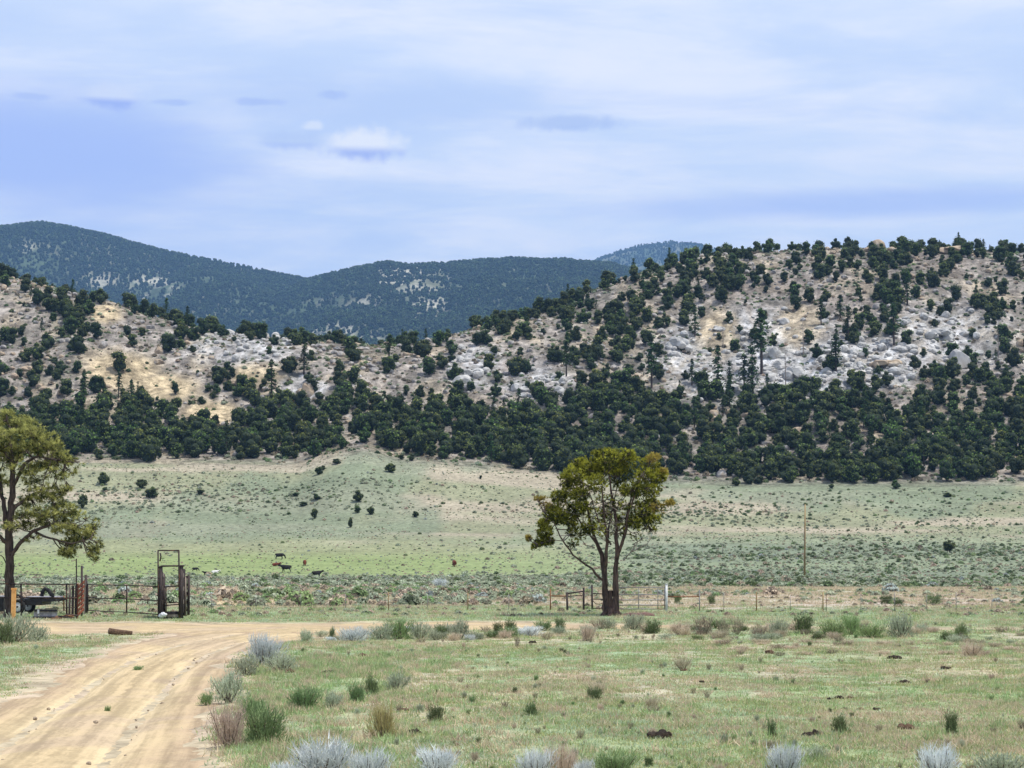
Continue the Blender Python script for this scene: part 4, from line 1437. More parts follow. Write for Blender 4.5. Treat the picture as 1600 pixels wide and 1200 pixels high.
# individual junipers and shrubs on the open slope
SLOPE = [(160, 757, 22, 20, 'olive', 'round olive juniper upslope, left of the two on the pasture rim'),
         (221, 763, 17, 15, 'olive', 'small round olive juniper, upper one of the close pair'),
         (238, 779, 20, 17, 'dark', 'dark juniper bush, lower one of the close pair'),
         (129, 795, 15, 22, 'olive', 'olive juniper beside the boughs of the big pine'),
         (164, 768, 8, 7, 'dark', 'tiny dark juniper under the round olive one'),
         (313, 775, 14, 8, 'dark', 'flat dark juniper alone on the slope above the corral'),
         (498, 744, 13, 13, 'olive', 'olive juniper just below the belt of trees'),
         (505, 736, 7, 8, 'olive', 'tiny olive juniper touching a bigger one'),
         (527, 727, 14, 9, 'dark', 'dark juniper at the mouth of the gap in the belt'),
         (627, 720, 10, 9, 'dark', 'left dark juniper of two at the belt edge'),
         (643, 720, 12, 12, 'dark', 'right dark juniper of two at the belt edge'),
         (610, 740, 16, 15, 'olive', 'pointed olive juniper below the two at the belt edge'),
         (560, 785, 18, 19, 'olive', 'largest pointed juniper in the middle of the open slope'),
         (494, 784, 13, 10, 'dark', 'low dark juniper left of the largest pointed one'),
         (474, 792, 12, 7, 'dark', 'flat dark shrub left of the low dark juniper'),
         (461, 776, 12, 6, 'dark', 'flat dark shrub highest in its small row'),
         (492, 811, 12, 17, 'olive', 'egg shaped olive juniper above the cattle'),
         (559, 802, 11, 12, 'dark', 'small dark juniper under the largest pointed one'),
         (579, 806, 11, 13, 'dark', 'small pointed juniper right of its twin'),
         (547, 826, 7, 17, 'olive', 'thin upright juniper above the pasture'),
         (649, 810, 10, 10, 'dark', 'small dark juniper alone right of the group'),
         (751, 750, 5, 6, 'dark', 'tiny dark juniper near the belt'),
         (1484, 866, 18, 24, 'olive', 'dark round topped juniper on a short trunk among the sage'),
         (1150, 760, 12, 14, 'dark', 'dark juniper standing just out of the belt below the pines'),
         (1185, 757, 16, 12, 'dark', 'broad dark juniper standing just out of the belt'),
         (1299, 765, 9, 8, 'dark', 'tiny round juniper out of the belt on the bare rim'),
         (1400, 764, 15, 14, 'dark', 'dark juniper out of the belt right of the tiny round one'),
         (1480, 777, 14, 7, 'olive', 'flat yellow green shrub on the bare rim')]
for k, (px, py, wp, hp, kd, lab) in enumerate(SLOPE):
    p = hit(px, py)[0]; Y = p[1]
    t = empty('juniper_tree', (p[0], p[1], p[2] - 0.05), k * 1.1)
    tag(t, lab, 'tree')
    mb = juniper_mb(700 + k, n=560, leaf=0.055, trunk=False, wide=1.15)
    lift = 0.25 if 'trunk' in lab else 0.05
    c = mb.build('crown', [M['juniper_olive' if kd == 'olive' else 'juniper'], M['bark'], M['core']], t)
    h = hp / F * Y; wd = wp / F * Y / 0.85
    c.scale = (wd, wd, h * (1 - lift) / 0.95); c.location = (0, 0, h * lift * 0.8)
    tk = MB().tube([(0, 0, -0.1), (0.03, 0, h * 0.2), (0.05, 0.02, h * 0.5)], [0.16, 0.12, 0.06], 6)
    tk.build('trunk', M['bark'], t)

# random bushes of the plain: near ones are objects, the rest one object per kind of cover
MOUND = {}
def mound_proto(nm, mat, loc, w, label, seed, core=M['core'], fl=0.7):
    o = mound_mb(seed, 170, 0.13, fl).build(nm, [mat, core])
    o.location = loc; o.scale = (w, w, w)
    return tag(o, label, 'bush')

pr_pts = hit([676, 742, 560, 470, 355, 1130, 1205, 1392, 430, 640], [909, 915, 934, 946, 938, 905, 930, 925, 936, 946])
MP = [mound_proto('sagebrush', M['sage'], pr_pts[0], 1.5, 'rounded pale sagebrush next to the pale blue one', 801, M['twig']),
      mound_proto('sagebrush', M['sage'], pr_pts[1], 1.6, 'low rounded sagebrush beyond the thin fence post', 802, M['twig']),
      mound_proto('sagebrush', M['sage_dark'], pr_pts[2], 1.3, 'dark rounded sagebrush on the pinkish flat', 803),
      mound_proto('sagebrush', M['sage_green'], pr_pts[3], 1.6, 'greenish rounded bush beyond the junction', 804, M['twig']),
      mound_proto('dry_bush', M['straw'], pr_pts[4], 1.8, 'straw coloured round bush right of the loading chute', 805, M['twig']),
      mound_proto('twiggy_bush', M['brown'], pr_pts[5], 1.3, 'brown twiggy mound below the utility pole line', 806),
      mound_proto('dry_bush', M['straw'], pr_pts[6], 1.2, 'pale straw mound on the bare pink flat', 807, M['twig']),
      mound_proto('sagebrush', M['sage_grey'], pr_pts[7], 1.3, 'light blue grey mound on the bare pink flat', 808, M['twig']),
      mound_proto('sagebrush', M['sage_dark'], pr_pts[8], 1.2, 'dark mound among straw bushes by the junction', 809, M['core']),
      mound_proto('sagebrush', M['sage'], pr_pts[9], 1.3, 'grey mound beyond the grass strip', 810, M['core'])]
# variants: 0,1,9 sage 2,8 dark 3 green 4,6 straw 5 brown 7 blue


def field(n, y0, y1, dens, pick, smin, smax, power=1.6):
    y = RNG.uniform(y0, y1, n); x = RNG.uniform(-0.31, 0.31, n) * y
    z = H(x, y)
    px, py = to_px(x, y, z)
    d = dens(x, y, px, py)
    ok = RNG.random(n) < d
    x, y, z, px, py = (a[ok] for a in (x, y, z, px, py))
    s = smin + (smax - smin) * RNG.random(len(x)) ** power
    return x, y, z, s, pick(x, y, px, py)


def choose(weights):
    """weights: list of (variant, array) -> index drawn for each spot"""
    Wt = np.stack([w for _, w in weights], 1).astype(float) + 1e-9
    Wt /= Wt.sum(1, keepdims=True)
    c = Wt.cumsum(1); u = RNG.random(len(Wt))[:, None]
    return np.array([v for v, _ in weights])[(u > c).sum(1).clip(0, Wt.shape[1] - 1)]


def dens_plain(x, y, px, py):
    n = fbm(x * 0.05, y * 0.03, 301, 3); ns = fbm(x * 0.012, y * 0.06, 302, 3)
    mw = meadow_w(px, y + (n - 0.5) * 25)
    d = np.zeros(len(x))
    flat = (y > 90) & (y < 160)
    d = np.where(flat, 0.06 + 0.22 * sstep(0.5, 0.68, n), d)
    d = np.where(flat & (px < 860), 0.16 + 0.45 * sstep(0.45, 0.62, n), d)
    d = np.where(y >= 160, 0.22 + 0.75 * sstep(0.40, 0.58, ns), d)
    right = sstep(860, 1040, px)
    d = np.where(y > 300, d * (0.35 + 0.65 * right), d)
    d = np.where(y > 430, 0.08 + 0.75 * sstep(0.48, 0.6, ns), d)
    d *= 0.35 + 0.9 * sstep(0.40, 0.58, fbm(x * 0.007, y * 0.03, 308, 3))
    d *= 1 - 0.97 * mw
    return d


def pick_plain(x, y, px, py):
    n = fbm(x * 0.03, y * 0.03, 305, 3)
    flat = ((y > 90) & (y < 165)).astype(float)
    far = (y > 165).astype(float)
    right = sstep(860, 1040, px)
    return choose([(0, 1.2 * far + 0.7), (1, 1.0 * far + 0.6), (9, 1.2 * far + 0.4), (2, 0.9 * far * (0.3 + 1.5 * right) + 0.12), (8, 0.6 * far * (0.3 + 1.5 * right)), (3, 0.5 + 0 * x),
                   (4, 0.30 * flat * (px < 620) + 0.06), (6, 0.25 * flat + 0.15 + 0.3 * (n > 0.55)), (5, 0.25 - 0.17 * flat), (7, 0.12 + 0.0 * far)])


x, y, z, s, v = field(60000, 88, 520, dens_plain, pick_plain, 0.35, 1.35, 2.0)
s = s * np.where(y < 165, np.where(x / y < 0.02, 0.8, 0.6), 1.0)
ordr = np.argsort(-s / y)
sing = np.zeros(len(x), bool)
cnt = 0
LB = {0: 'pale sagebrush mound', 1: 'low sagebrush mound', 9: 'grey sagebrush mound', 2: 'dark sagebrush mound', 8: 'dark green sagebrush mound', 3: 'greenish brush mound',
      4: 'straw coloured brush mound', 6: 'pale straw brush mound', 5: 'brown twiggy mound', 7: 'light blue grey brush mound'}
for oi in ordr:
    if cnt >= 190: break
    px, py = to_px(x[oi], y[oi], z[oi])
    if not (0 < px < 1600): continue
    o = MP[int(v[oi])].copy(); COL.objects.link(o)
    o.location = (x[oi], y[oi], z[oi] - 0.03); o.scale = (s[oi],) * 3; o.rotation_euler = (0, 0, random.random() * 6.28)
    cl_ = ((130, 'behind the parked trailer'), (250, 'behind the long rail gate'), (420, 'just right of the loading chute'), (640, 'behind the dirt road junction'), (850, 'left of the dark wooden brace'),
           (950, 'behind the dark wooden brace'), (1100, 'behind the pale gate'), (1260, 'left of the utility pole'), (1420, 'right of the utility pole'), (9999, 'by the far end of the wire fence'))
    where = ('near flat, ' if y[oi] < 120 else 'far flat, ') + next(t for l_, t in cl_ if px < l_)
    tag(o, f'{LB[int(v[oi])]} on the {where}', 'bush', f'{LB[int(v[oi])]}s, {where}')
    sing[oi] = True; cnt += 1
rr = ~sing
scatter('sagebrush_cover', np.stack([x, y, z - 0.03], 1)[rr], RNG.random(rr.sum()) * 6.28, s[rr], v[rr], MP,
        'grey green sagebrush covering the valley beyond the fences')

# scrub on the hills between the trees
def dens_hill(x, y, px, py):
    return (0.5 - 0.3 * cliffw(px, py)) * (1 - 0.85 * sandw(px, py)) * (y < np.interp(px, DIST[:, 0], DIST[:, 1]) + 10)

x, y, z, s, v = field(30000, 518, 815, dens_hill, lambda x, y, px, py: choose([(0, 0.5 + 0 * x), (9, 0.7 + 0 * x), (2, 0.8 + 0 * x), (8, 0.8 + 0 * x), (5, 1.3 + 0 * x), (6, 0.4 + 0 * x), (3, 0.3 + 0 * x)]), 0.6, 2.2, 1.7)
scatter('hillside_scrub', np.stack([x, y, z - 0.05], 1), RNG.random(len(x)) * 6.28, s, v, MP, 'low scrub between the trees of the hills')

# ------------------------------------------------------------------ grass
def tuft(nm, mat, seed, px, py, lab, **kw):
    o = tuft_mb(seed, **kw).build(nm, [mat])
    p = hit(px, py)[0]
    o.location = (p[0], p[1], p[2])
    return tag(o, label=lab, kind='stuff')

GT = [tuft('grass_clump', M['g_green'], 900, 700, 1080, 'short green grass', n=22, h=0.045, lean=0.8),
      tuft('grass_clump', M['g_olive'], 901, 760, 1100, 'short olive grass', n=20, h=0.045, lean=0.8),
      tuft('grass_clump', M['g_pale'], 902, 1100, 1080, 'short pale green grass', n=22, h=0.04, lean=0.8),
      tuft('grass_clump', M['g_tan'], 903, 650, 1040, 'short dry grass', n=20, h=0.05, lean=0.8),
      tuft('grass_clump', M['g_green'], 904, 450, 1120, 'longer green grass', n=26, h=0.10, spread=0.06, lean=0.5),
      tuft('grass_clump', M['g_tan'], 905, 500, 1150, 'longer dry grass', n=22, h=0.11, spread=0.06, lean=0.5)]


def dens_grass(x, y, px, py):
    rw = road_w(x, y)
    n = fbm(x * 0.7, y * 0.5, 401, 3)
    return sstep(0.1, 0.9, rw) * (0.35 + 0.65 * sstep(0.38, 0.6, n))


def pick_grass(x, y, px, py):
    nb = fbm(x * 0.06, y * 0.04, 403, 3); n = fbm(x * 0.3, y * 0.2, 404, 3)
    ed = np.exp(-((x + 3.0 + 0.06 * (y - 20)) / 2.2) ** 2) * (y < 50)
    return choose([(0, 1.3 - 0.6 * sstep(0.45, 0.6, nb)), (1, 0.8 + 0 * x), (2, 0.3 + 1.6 * sstep(0.45, 0.6, nb)), (3, 0.35 + 1.9 * sstep(0.48, 0.60, n)),
                   (4, 0.10 + 0.9 * ed), (5, 0.07 + 0.5 * ed)])


gx = []
for (n, y0, y1) in ((34000, 17, 32), (38000, 32, 52), (30000, 52, 90), (26000, 90, 165)):
    gx.append(field(n, y0, y1, dens_grass, pick_grass, 0.7, 1.7, 1.0))
x, y, z, s, v = (np.concatenate([q[i] for q in gx]) for i in range(5))
s = s * (1 + sstep(40, 90, y) * 0.8 + sstep(90, 160, y) * 1.2)
v = np.where((y > 88) & (RNG.random(len(y)) < 0.75), 3, v)
scatter('grass', np.stack([x, y, z], 1), RNG.random(len(x)) * 6.28, s, v, GT, 'short patchy grass of the near field')
# small dry weeds and tufts in the near field and on the flat
def dens_weed(x, y, px, py):
    return sstep(0.2, 1.0, road_w(x, y)) * (0.2 + 0.8 * sstep(0.5, 0.68, fbm(x * 0.25, y * 0.12, 410, 3)))
wp_ = [BK['dark'][2][0], BK['brown'][2][0], BK['tan'][2][0], BK['sage'][2][0], BK['green'][2][0]]
x, y, z, s, v = field(900, 19, 68, dens_weed, lambda x, y, px, py: choose([(0, 0.5 + 0 * x), (1, 1.4 + 0 * x), (2, 0.9 + 0 * x), (3, 0.6 + 0.8 * (x < -1)), (4, 0.3 + 0 * x)]), 0.05, 0.15, 1.8)
scatter('weeds', np.stack([x, y, z], 1), RNG.random(len(x)) * 6.28, s, v, wp_, 'small scattered weeds in the near field')
x, y, z, s, v = field(7000, 74, 165, lambda x, y, px, py: 0.25 + 0.5 * sstep(0.45, 0.6, fbm(x * 0.08, y * 0.05, 415, 3)) + 0 * x,
                      lambda x, y, px, py: choose([(0, 0.3 + 0 * x), (9, 0.6 + 0 * x), (6, 1.2 + 0 * x), (5, 0.45 + 0 * x), (3, 0.6 + 0 * x), (4, 0.6 * (px < 700) + 0.1)]), 0.12, 0.42, 1.8)
scatter('dry_tussocks', np.stack([x, y, z - 0.02], 1), RNG.random(len(x)) * 6.28, s, v, MP, 'small dry tussocks on the pinkish flat')
# faint tussocks in the pasture and on the pale slope
x, y, z, s, v = field(42000, 280, 512, lambda x, y, px, py: 0.18 + 0.55 * sstep(0.45, 0.62, fbm(x * 0.02, y * 0.06, 421, 3)) * (1 - 0.8 * meadow_w(px, y)) + 0 * x,
                      lambda x, y, px, py: choose([(0, 1.2 + 0 * x), (9, 0.6 + 0 * x), (6, 1.2 + 0 * x), (5, 0.12 + 0 * x), (3, 0.8 + 0 * x), (7, 0.3 + 0 * x)]), 0.22, 0.6, 1.5)
scatter('slope_tussocks', np.stack([x, y, z - 0.03], 1), RNG.random(len(x)) * 6.28, s, v, MP, 'small tussocks of the pasture and slope')

# ------------------------------------------------------------------ clods, dung, log
def clod(px, py, wp, hp, mat, lab, cat, nm, seed):
    p = hit(px, py)[0]; Y = p[1]
    w = 0.88 * wp / F * Y; h = 0.75 * hp / F * Y
    mb = MB()
    r = np.random.default_rng(seed)
    for k in range(4):
        mb.blob(((k - 1.5) * w * 0.2 + r.normal() * w * 0.04, r.normal() * w * 0.12, h * 0.25), (w * 0.26, w * 0.24, h * (0.5 + 0.5 * r.random())), 2, 0, seed + k, 0.7, fr=2.2)
    mb.tube([(-w * 0.5, 0, 0.0), (0, -0.02, h * 0.25), (w * 0.5, 0.02, 0.0)], [h * 0.12, h * 0.3, h * 0.1], 5)
    o = mb.build(nm, [mat], smooth=True)
    o.location = p
    return tag(o, lab, cat)

for k, (px, py, wp, hp, m_, lab, cat) in enumerate([
        (1030, 1154, 38, 15, 'dung', 'largest black pile of dung in the near field', 'dung'),
        (1265, 1152, 26, 11, 'dung', 'black pile of dung left of a fan shaped bush', 'dung'),
        (1414, 1140, 28, 9, 'clod', 'reddish brown clod right of the fan shaped bush', 'clod'),
        (647, 1148, 22, 9, 'dung', 'dark pile of dung above the pale stalky bush', 'dung'),
        (567, 1026, 16, 6, 'clod', 'brown clod in the green grass beyond the touching bushes', 'clod'),
        (453, 1052, 14, 7, 'clod', 'reddish clod beside the spreading grey bush', 'clod'),
        (510, 1053, 20, 6, 'dung', 'dark flat dung right of the spreading grey bush', 'dung'),
        (630, 1111, 18, 5, 'clod', 'thin reddish clod above the yellow grass', 'clod'),
        (1311, 1092, 14, 6, 'dung', 'dark dung, middle one of three close together', 'dung'),
        (1297, 1093, 10, 4, 'dung', 'flat dark dung, left one of three close together', 'dung'),
        (1329, 1092, 10, 4, 'clod', 'brown flake, right one of three close together', 'clod'),
        (1413, 1068, 18, 6, 'dung', 'black dung high in the right of the field', 'dung'),
        (1319, 1109, 10, 4, 'dung', 'thin dark dung, first in a row of three', 'dung'),
        (1344, 1109, 12, 3, 'clod', 'thin brown clod, second in a row of three', 'clod'),
        (1371, 1110, 14, 5, 'dung', 'thin slanting dung, last in a row of three', 'dung'),
        (1478, 1046, 16, 5, 'dung', 'small black dung near the far edge of the field', 'dung'),
        (1097, 1067, 9, 4, 'dung', 'small dark dung below the white dry tuft', 'dung'),
        (1068, 1049, 12, 4, 'clod', 'brown clod at the foot of the white dry tuft', 'clod'),
        (1202, 1022, 14, 6, 'clod', 'dark brown clod below the upright twiggy bushes', 'clod'),
        (1398, 1030, 22, 6, 'dung', 'dark clods below the big fan shaped bush', 'dung'),
        (395, 1054, 8, 5, 'clod', 'small red clod on the bend of the road', 'clod'),
        (60, 1022, 5, 3, 'dung', 'small dark clod on the grass patch left of the road', 'clod'),
        (832, 1005, 12, 4, 'dung', 'dark curved dung beside the row of bushes', 'dung')]):
    clod(px, py, wp, hp, M[m_], lab, cat, 'dung_pile' if cat == 'dung' else 'earth_clod', 1000 + k)
p = hit(188, 993)[0]
lw = 36 / F * p[1]
lg = empty('fallen_log', p, 0.05)
tag(lg, 'short brown log lying on the sand in front of the corral', 'log')
MB().tube([(-lw / 2, 0, 0.13), (-lw * 0.1, 0.02, 0.10), (lw / 2, 0, 0.07)], [0.10, 0.095, 0.07], 9, wob=0.2, rng=RNG).build('trunk', M['clod'], lg)
MB().tube([(-lw * 0.52, 0, 0.132), (-lw * 0.498, 0, 0.132)], [0.07, 0.07], 9).build('cut_end', M['greywood'], lg)

# pebbles in the road
pb = boulder_mb(520, 1).build('pebble', [M['rock_tan']])
q = hit(150, 1130)[0]; pb.location = q; pb.scale = (0.07, 0.07, 0.06)
tag(pb, 'single grey stone in the middle of the dirt road', 'stone')
n = 170
y = RNG.uniform(18, 60, n); x = np.interp(y, LANE[:, 1], LANE[:, 0]) + RNG.normal(size=n) * 1.1
scatter('road_pebbles', np.stack([x, y, H(x, y) - 0.085], 1), RNG.random(n) * 6.28, 0.02 + 0.05 * RNG.random(n) ** 3, np.zeros(n), [pb], 'small stones loose on the dirt road')
for k, (px, py, wp, hp) in enumerate([(216, 1044, 18, 9), (168, 1108, 12, 14)]):
    p = hit(px, py)[0]
    put_bush('green', (p[0], p[1], p[2] - 0.06), wp / F * p[1], 0.12, ('low green weed between the ruts where the road bends', 'low green weed between the ruts in the near road')[k], cat='weed')

# ------------------------------------------------------------------ the two near trees
def wander(pts, rng, n=4, amp=0.05):
    """a polyline with a few more, slightly shifted points"""
    pts = np.asarray(pts, float)
    t = np.linspace(0, len(pts) - 1, (len(pts) - 1) * n + 1)
    k = np.arange(len(pts))
    Q = np.stack([np.interp(t, k, pts[:, i]) for i in range(3)], 1)
    Q[1:-1] = (Q[:-2] + Q[2:] + 2 * Q[1:-1]) / 4
    Q[1:-1] += rng.normal(size=(len(Q) - 2, 3)) * amp
    return Q


def grow(mb, P0, P1, r0, rng, amp=0.06, mat=0):
    """a thin branch from P0 to P1 bowing upwards"""
    P0 = np.asarray(P0, float); P1 = np.asarray(P1, float)
    mid = (P0 + P1) / 2 + np.array((0, 0, -0.06)) * np.linalg.norm(P1 - P0) + rng.normal(size=3) * amp
    mb.tube(wander([P0, mid, P1], rng, 3, amp * 0.3), np.linspace(r0, r0 * 0.35, 7), 5, mat, cap=False)


# ---- lone juniper in the middle
rg = np.random.default_rng(50)
TB = hit(955, 962)[0]
TY = TB[1]
def hp_(X, Yc, dy=0.0):
    """crop coordinates of the lone tree to a point of it"""
    return np.array(at(780 + X / 3.75, 680 + Yc / 3.75, TY + dy))

root = empty('juniper_tree', TB)
tag(root, 'lone double trunked juniper with yellow green crown beside the pale gate', 'tree')
tb = MB()
limbs = [
    ([(636, 1062, 0), (622, 980, 0), (622, 900, 0), (618, 790, 0.05), (598, 700, 0.1), (562, 600, 0.2), (522, 480, 0.4), (500, 330, 0.5), (480, 240, 0.5)], [0.27, 0.21, 0.20, 0.17, 0.13, 0.10, 0.075, 0.05, 0.02]),
    ([(676, 1058, -0.1), (684, 980, -0.1), (684, 890, -0.1), (684, 790, -0.1), (690, 650, -0.2), (682, 500, -0.1), (655, 320, 0.1), (640, 200, 0.1)], [0.25, 0.20, 0.19, 0.15, 0.12, 0.10, 0.06, 0.02]),
    ([(655, 1050, 0.02), (654, 980, 0.0), (652, 910, 0.0)], [0.25, 0.20, 0.14]),
    ([(618, 790, 0.05), (632, 680, -0.3), (622, 540, -0.5), (606, 400, -0.7), (600, 260, -0.7)], [0.12, 0.10, 0.08, 0.055, 0.02]),
    ([(688, 720, -0.2), (735, 590, -0.5), (758, 450, -0.8), (800, 330, -0.9), (830, 240, -0.9)], [0.10, 0.085, 0.065, 0.045, 0.02]),
    ([(686, 760, -0.1), (720, 640, 0.5), (745, 480, 0.9), (790, 300, 1.0), (870, 190, 0.9)], [0.09, 0.075, 0.06, 0.045, 0.02]),
    ([(612, 855, 0), (545, 785, -0.2), (430, 700, -0.5), (372, 620, -0.7), (330, 520, -0.7), (262, 450, -0.6)], [0.085, 0.07, 0.055, 0.045, 0.03, 0.015]),
    ([(372, 620, -0.7), (305, 612, -0.8), (225, 640, -0.8)], [0.03, 0.02, 0.01]),
    ([(575, 640, 0.15), (480, 520, 0.6), (400, 400, 0.9), (350, 330, 1.0)], [0.07, 0.055, 0.035, 0.015]),
    ([(655, 640, -0.3), (600, 560, -0.9), (560, 430, -1.2), (520, 300, -1.3)], [0.06, 0.05, 0.035, 0.015]),
    ([(700, 560, -0.2), (790, 470, 0.2), (860, 420, 0.3), (950, 410, 0.3)], [0.05, 0.04, 0.03, 0.012]),
    ([(640, 600, 0.1), (660, 450, 1.0), (690, 300, 1.3), (720, 180, 1.2)], [0.06, 0.05, 0.035, 0.015]),
]
LB_ = []
for pts, rad in limbs:
    P = np.array([hp_(a, b, c) for a, b, c in pts]) - TB
    P = wander(P, rg, 3, 0.018)
    rr_ = 0.68 * np.interp(np.linspace(0, 1, len(P)), np.linspace(0, 1, len(rad)), rad)
    tb.tube(P, rr_, 9 if rad[0] > 0.1 else 6, 0, cap=False, wob=0.3, rng=rg)
    LB_.append(P)
# spreading foot
for a in range(7):
    an = a / 7 * 2 * PI
    tb.tube([(math.cos(an) * 0.15, math.sin(an) * 0.12, 0.28), (math.cos(an) * 0.34, math.sin(an) * 0.28, 0.05), (math.cos(an) * 0.6, math.sin(an) * 0.5, -0.08)], [0.13, 0.10, 0.03], 6, 0, cap=False)
LOBES = [(540, 180, 78), (450, 235, 70), (640, 150, 68), (740, 165, 74), (880, 165, 58), (925, 225, 52), (840, 255, 70), (700, 245, 70), (560, 285, 66), (430, 320, 70), (375, 395, 62),
         (310, 455, 52), (262, 525, 40), (240, 630, 38), (300, 615, 26), (440, 430, 56), (525, 545, 40), (845, 380, 66), (835, 475, 66), (905, 500, 40), (780, 520, 38), (400, 500, 48),
         (640, 215, 60), (780, 320, 56), (900, 320, 48), (480, 350, 50), (600, 120, 34), (690, 118, 36), (390, 260, 46), (500, 420, 40), (730, 330, 30), (280, 560, 44), (880, 430, 56), (900, 560, 30), (350, 470, 52), (420, 560, 34), (860, 540, 40), (570, 110, 30), (650, 100, 28), (760, 120, 36), (450, 160, 40), (620, 470, 24), (700, 500, 20), (545, 220, 60), (860, 300, 50), (215, 660, 24), (345, 350, 40)]
DRY = [(258, 395, 38), (935, 425, 46), (985, 405, 26), (225, 370, 18), (905, 140, 34), (955, 215, 28), (1010, 395, 12), (300, 430, 24), (180, 610, 16)]
leaf = MB(); dry = MB(); twig = MB()
joints = np.concatenate([p[len(p) // 3:] for p in LB_])
pale = MB()
SPARSE = [(600, 400, 60), (700, 400, 60), (560, 480, 56), (650, 490, 56), (740, 480, 50), (600, 560, 44), (700, 570, 40), (470, 600, 40), (800, 590, 36), (440, 640, 30), (760, 400, 50)]
for group, mbx, ntuft in ((LOBES, leaf, 1.0), (DRY, dry, 0.55), (SPARSE, leaf, 0.16)):
    for (X, Yc, R) in group:
        for rep in range(2):
            Rm = R / 3.75 / F * TY
            dmax = 1.5 * (1 - abs(X - 640) / 520) if R > 30 else 0.3
            dy = rg.uniform(-1, 1) * max(dmax, 0.15)
            c = hp_(X + rg.normal() * 8, Yc + rg.normal() * 8, dy) - TB
            j = joints[np.argmin(((joints - c) ** 2).sum(1))]
            grow(twig, j, c, 0.025, rg, 0.05)
            n = int(190 * ntuft * (Rm / 0.5) ** 1.6) + 16
            D = rdirs(n, rg)
            q = c * 1.7
            P = c + D * Rm * np.array((1.05, 1.1, 0.82)) * (0.55 + 0.5 * rg.random(n))[:, None]
            nn = fbm(P[:, 0] * 3.6 + P[:, 1] * 2.4, P[:, 2] * 3.8, 9, 2)
            P = P[nn > 0.43]; D = D[nn > 0.43]
            # sprigs point outward and up
            Dm = D * 0.7 + np.array((0, 0, 0.55))
            T = needle_tufts(P, Dm, 9, 0.12, 0.016, rg, 0.6)
            tn = np.repeat(np.clip(0.30 + 0.30 * rg.normal(size=len(P)) + 0.15 * rg.normal() + 0.3 * D[:, 2], 0, 1), 9)  # lighter new growth on top; shaded undersides also painted into the tint
            mbx.tris(T, 0, tn)
            for q in range(5):
                e = c + rdirs(1, rg)[0] * Rm * 0.7
                twig.tube([c * 0.7 + j * 0.3, (c + e) / 2, e], [0.012, 0.008, 0.004], 4, 0, cap=False)
# bare pale inner branches
for k in range(190):
    j = joints[rg.integers(len(joints))]
    e = hp_(rg.uniform(470, 790), rg.uniform(330, 600), rg.uniform(-0.8, 0.8)) - TB
    if np.linalg.norm(e - j) < 1.6:
        grow(pale, j, e, 0.016, rg, 0.08)
for pts in ([(728, 735, -0.3), (770, 680, -0.4), (815, 620, -0.5)], [(770, 680, -0.4), (850, 650, -0.4), (895, 600, -0.4)], [(430, 700, -0.5), (395, 690, -0.5), (370, 705, -0.5)],
            [(372, 620, -0.7), (400, 580, -0.7), (440, 560, -0.8)], [(790, 655, -0.4), (800, 620, -0.4), (860, 600, -0.3)], [(560, 600, 0.1), (470, 580, 0.2), (420, 600, 0.2)], [(560, 660, 0.1), (500, 640, 0.1), (470, 600, 0.1)]):
    P = np.array([hp_(*q) for q in pts]) - TB
    pale.tube(wander(P, rg, 3, 0.03), np.linspace(0.03, 0.01, 7), 5, 0, cap=False)
tb.build('trunk', M['bark_red'], root, smooth=True)
tag(twig.build('twigs', M['bark'], root), kind='stuff')
tag(pale.build('dead_branches', M['dead'], root), kind='stuff')
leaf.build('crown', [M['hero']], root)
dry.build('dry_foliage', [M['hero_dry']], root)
# low dark reddish heap right of its foot
lt = MB()
for k in range(5):
    lt.blob((0.75 + 0.25 * k - 0.4 * (k > 2), -0.1 - 0.1 * k, -0.02), (0.42, 0.3, 0.14), 2, 0, 60 + k, 0.5, fr=2.0)
o = lt.build('reddish_mound', [mat_rough('dark_reddish', (0.10, 0.055, 0.048), (0.20, 0.12, 0.10), 9, 0.7)], smooth=True)
o.location = TB
tag(o, 'reddish heap at the foot of the lone juniper', 'mound')

# ---- big pine at the left edge
rg = np.random.default_rng(51)
PB = hit(15, 966)[0]
PY = PB[1]
def pp(x, y, dy=0.0):
    return np.array(at(x, y, PY + dy)) - PB

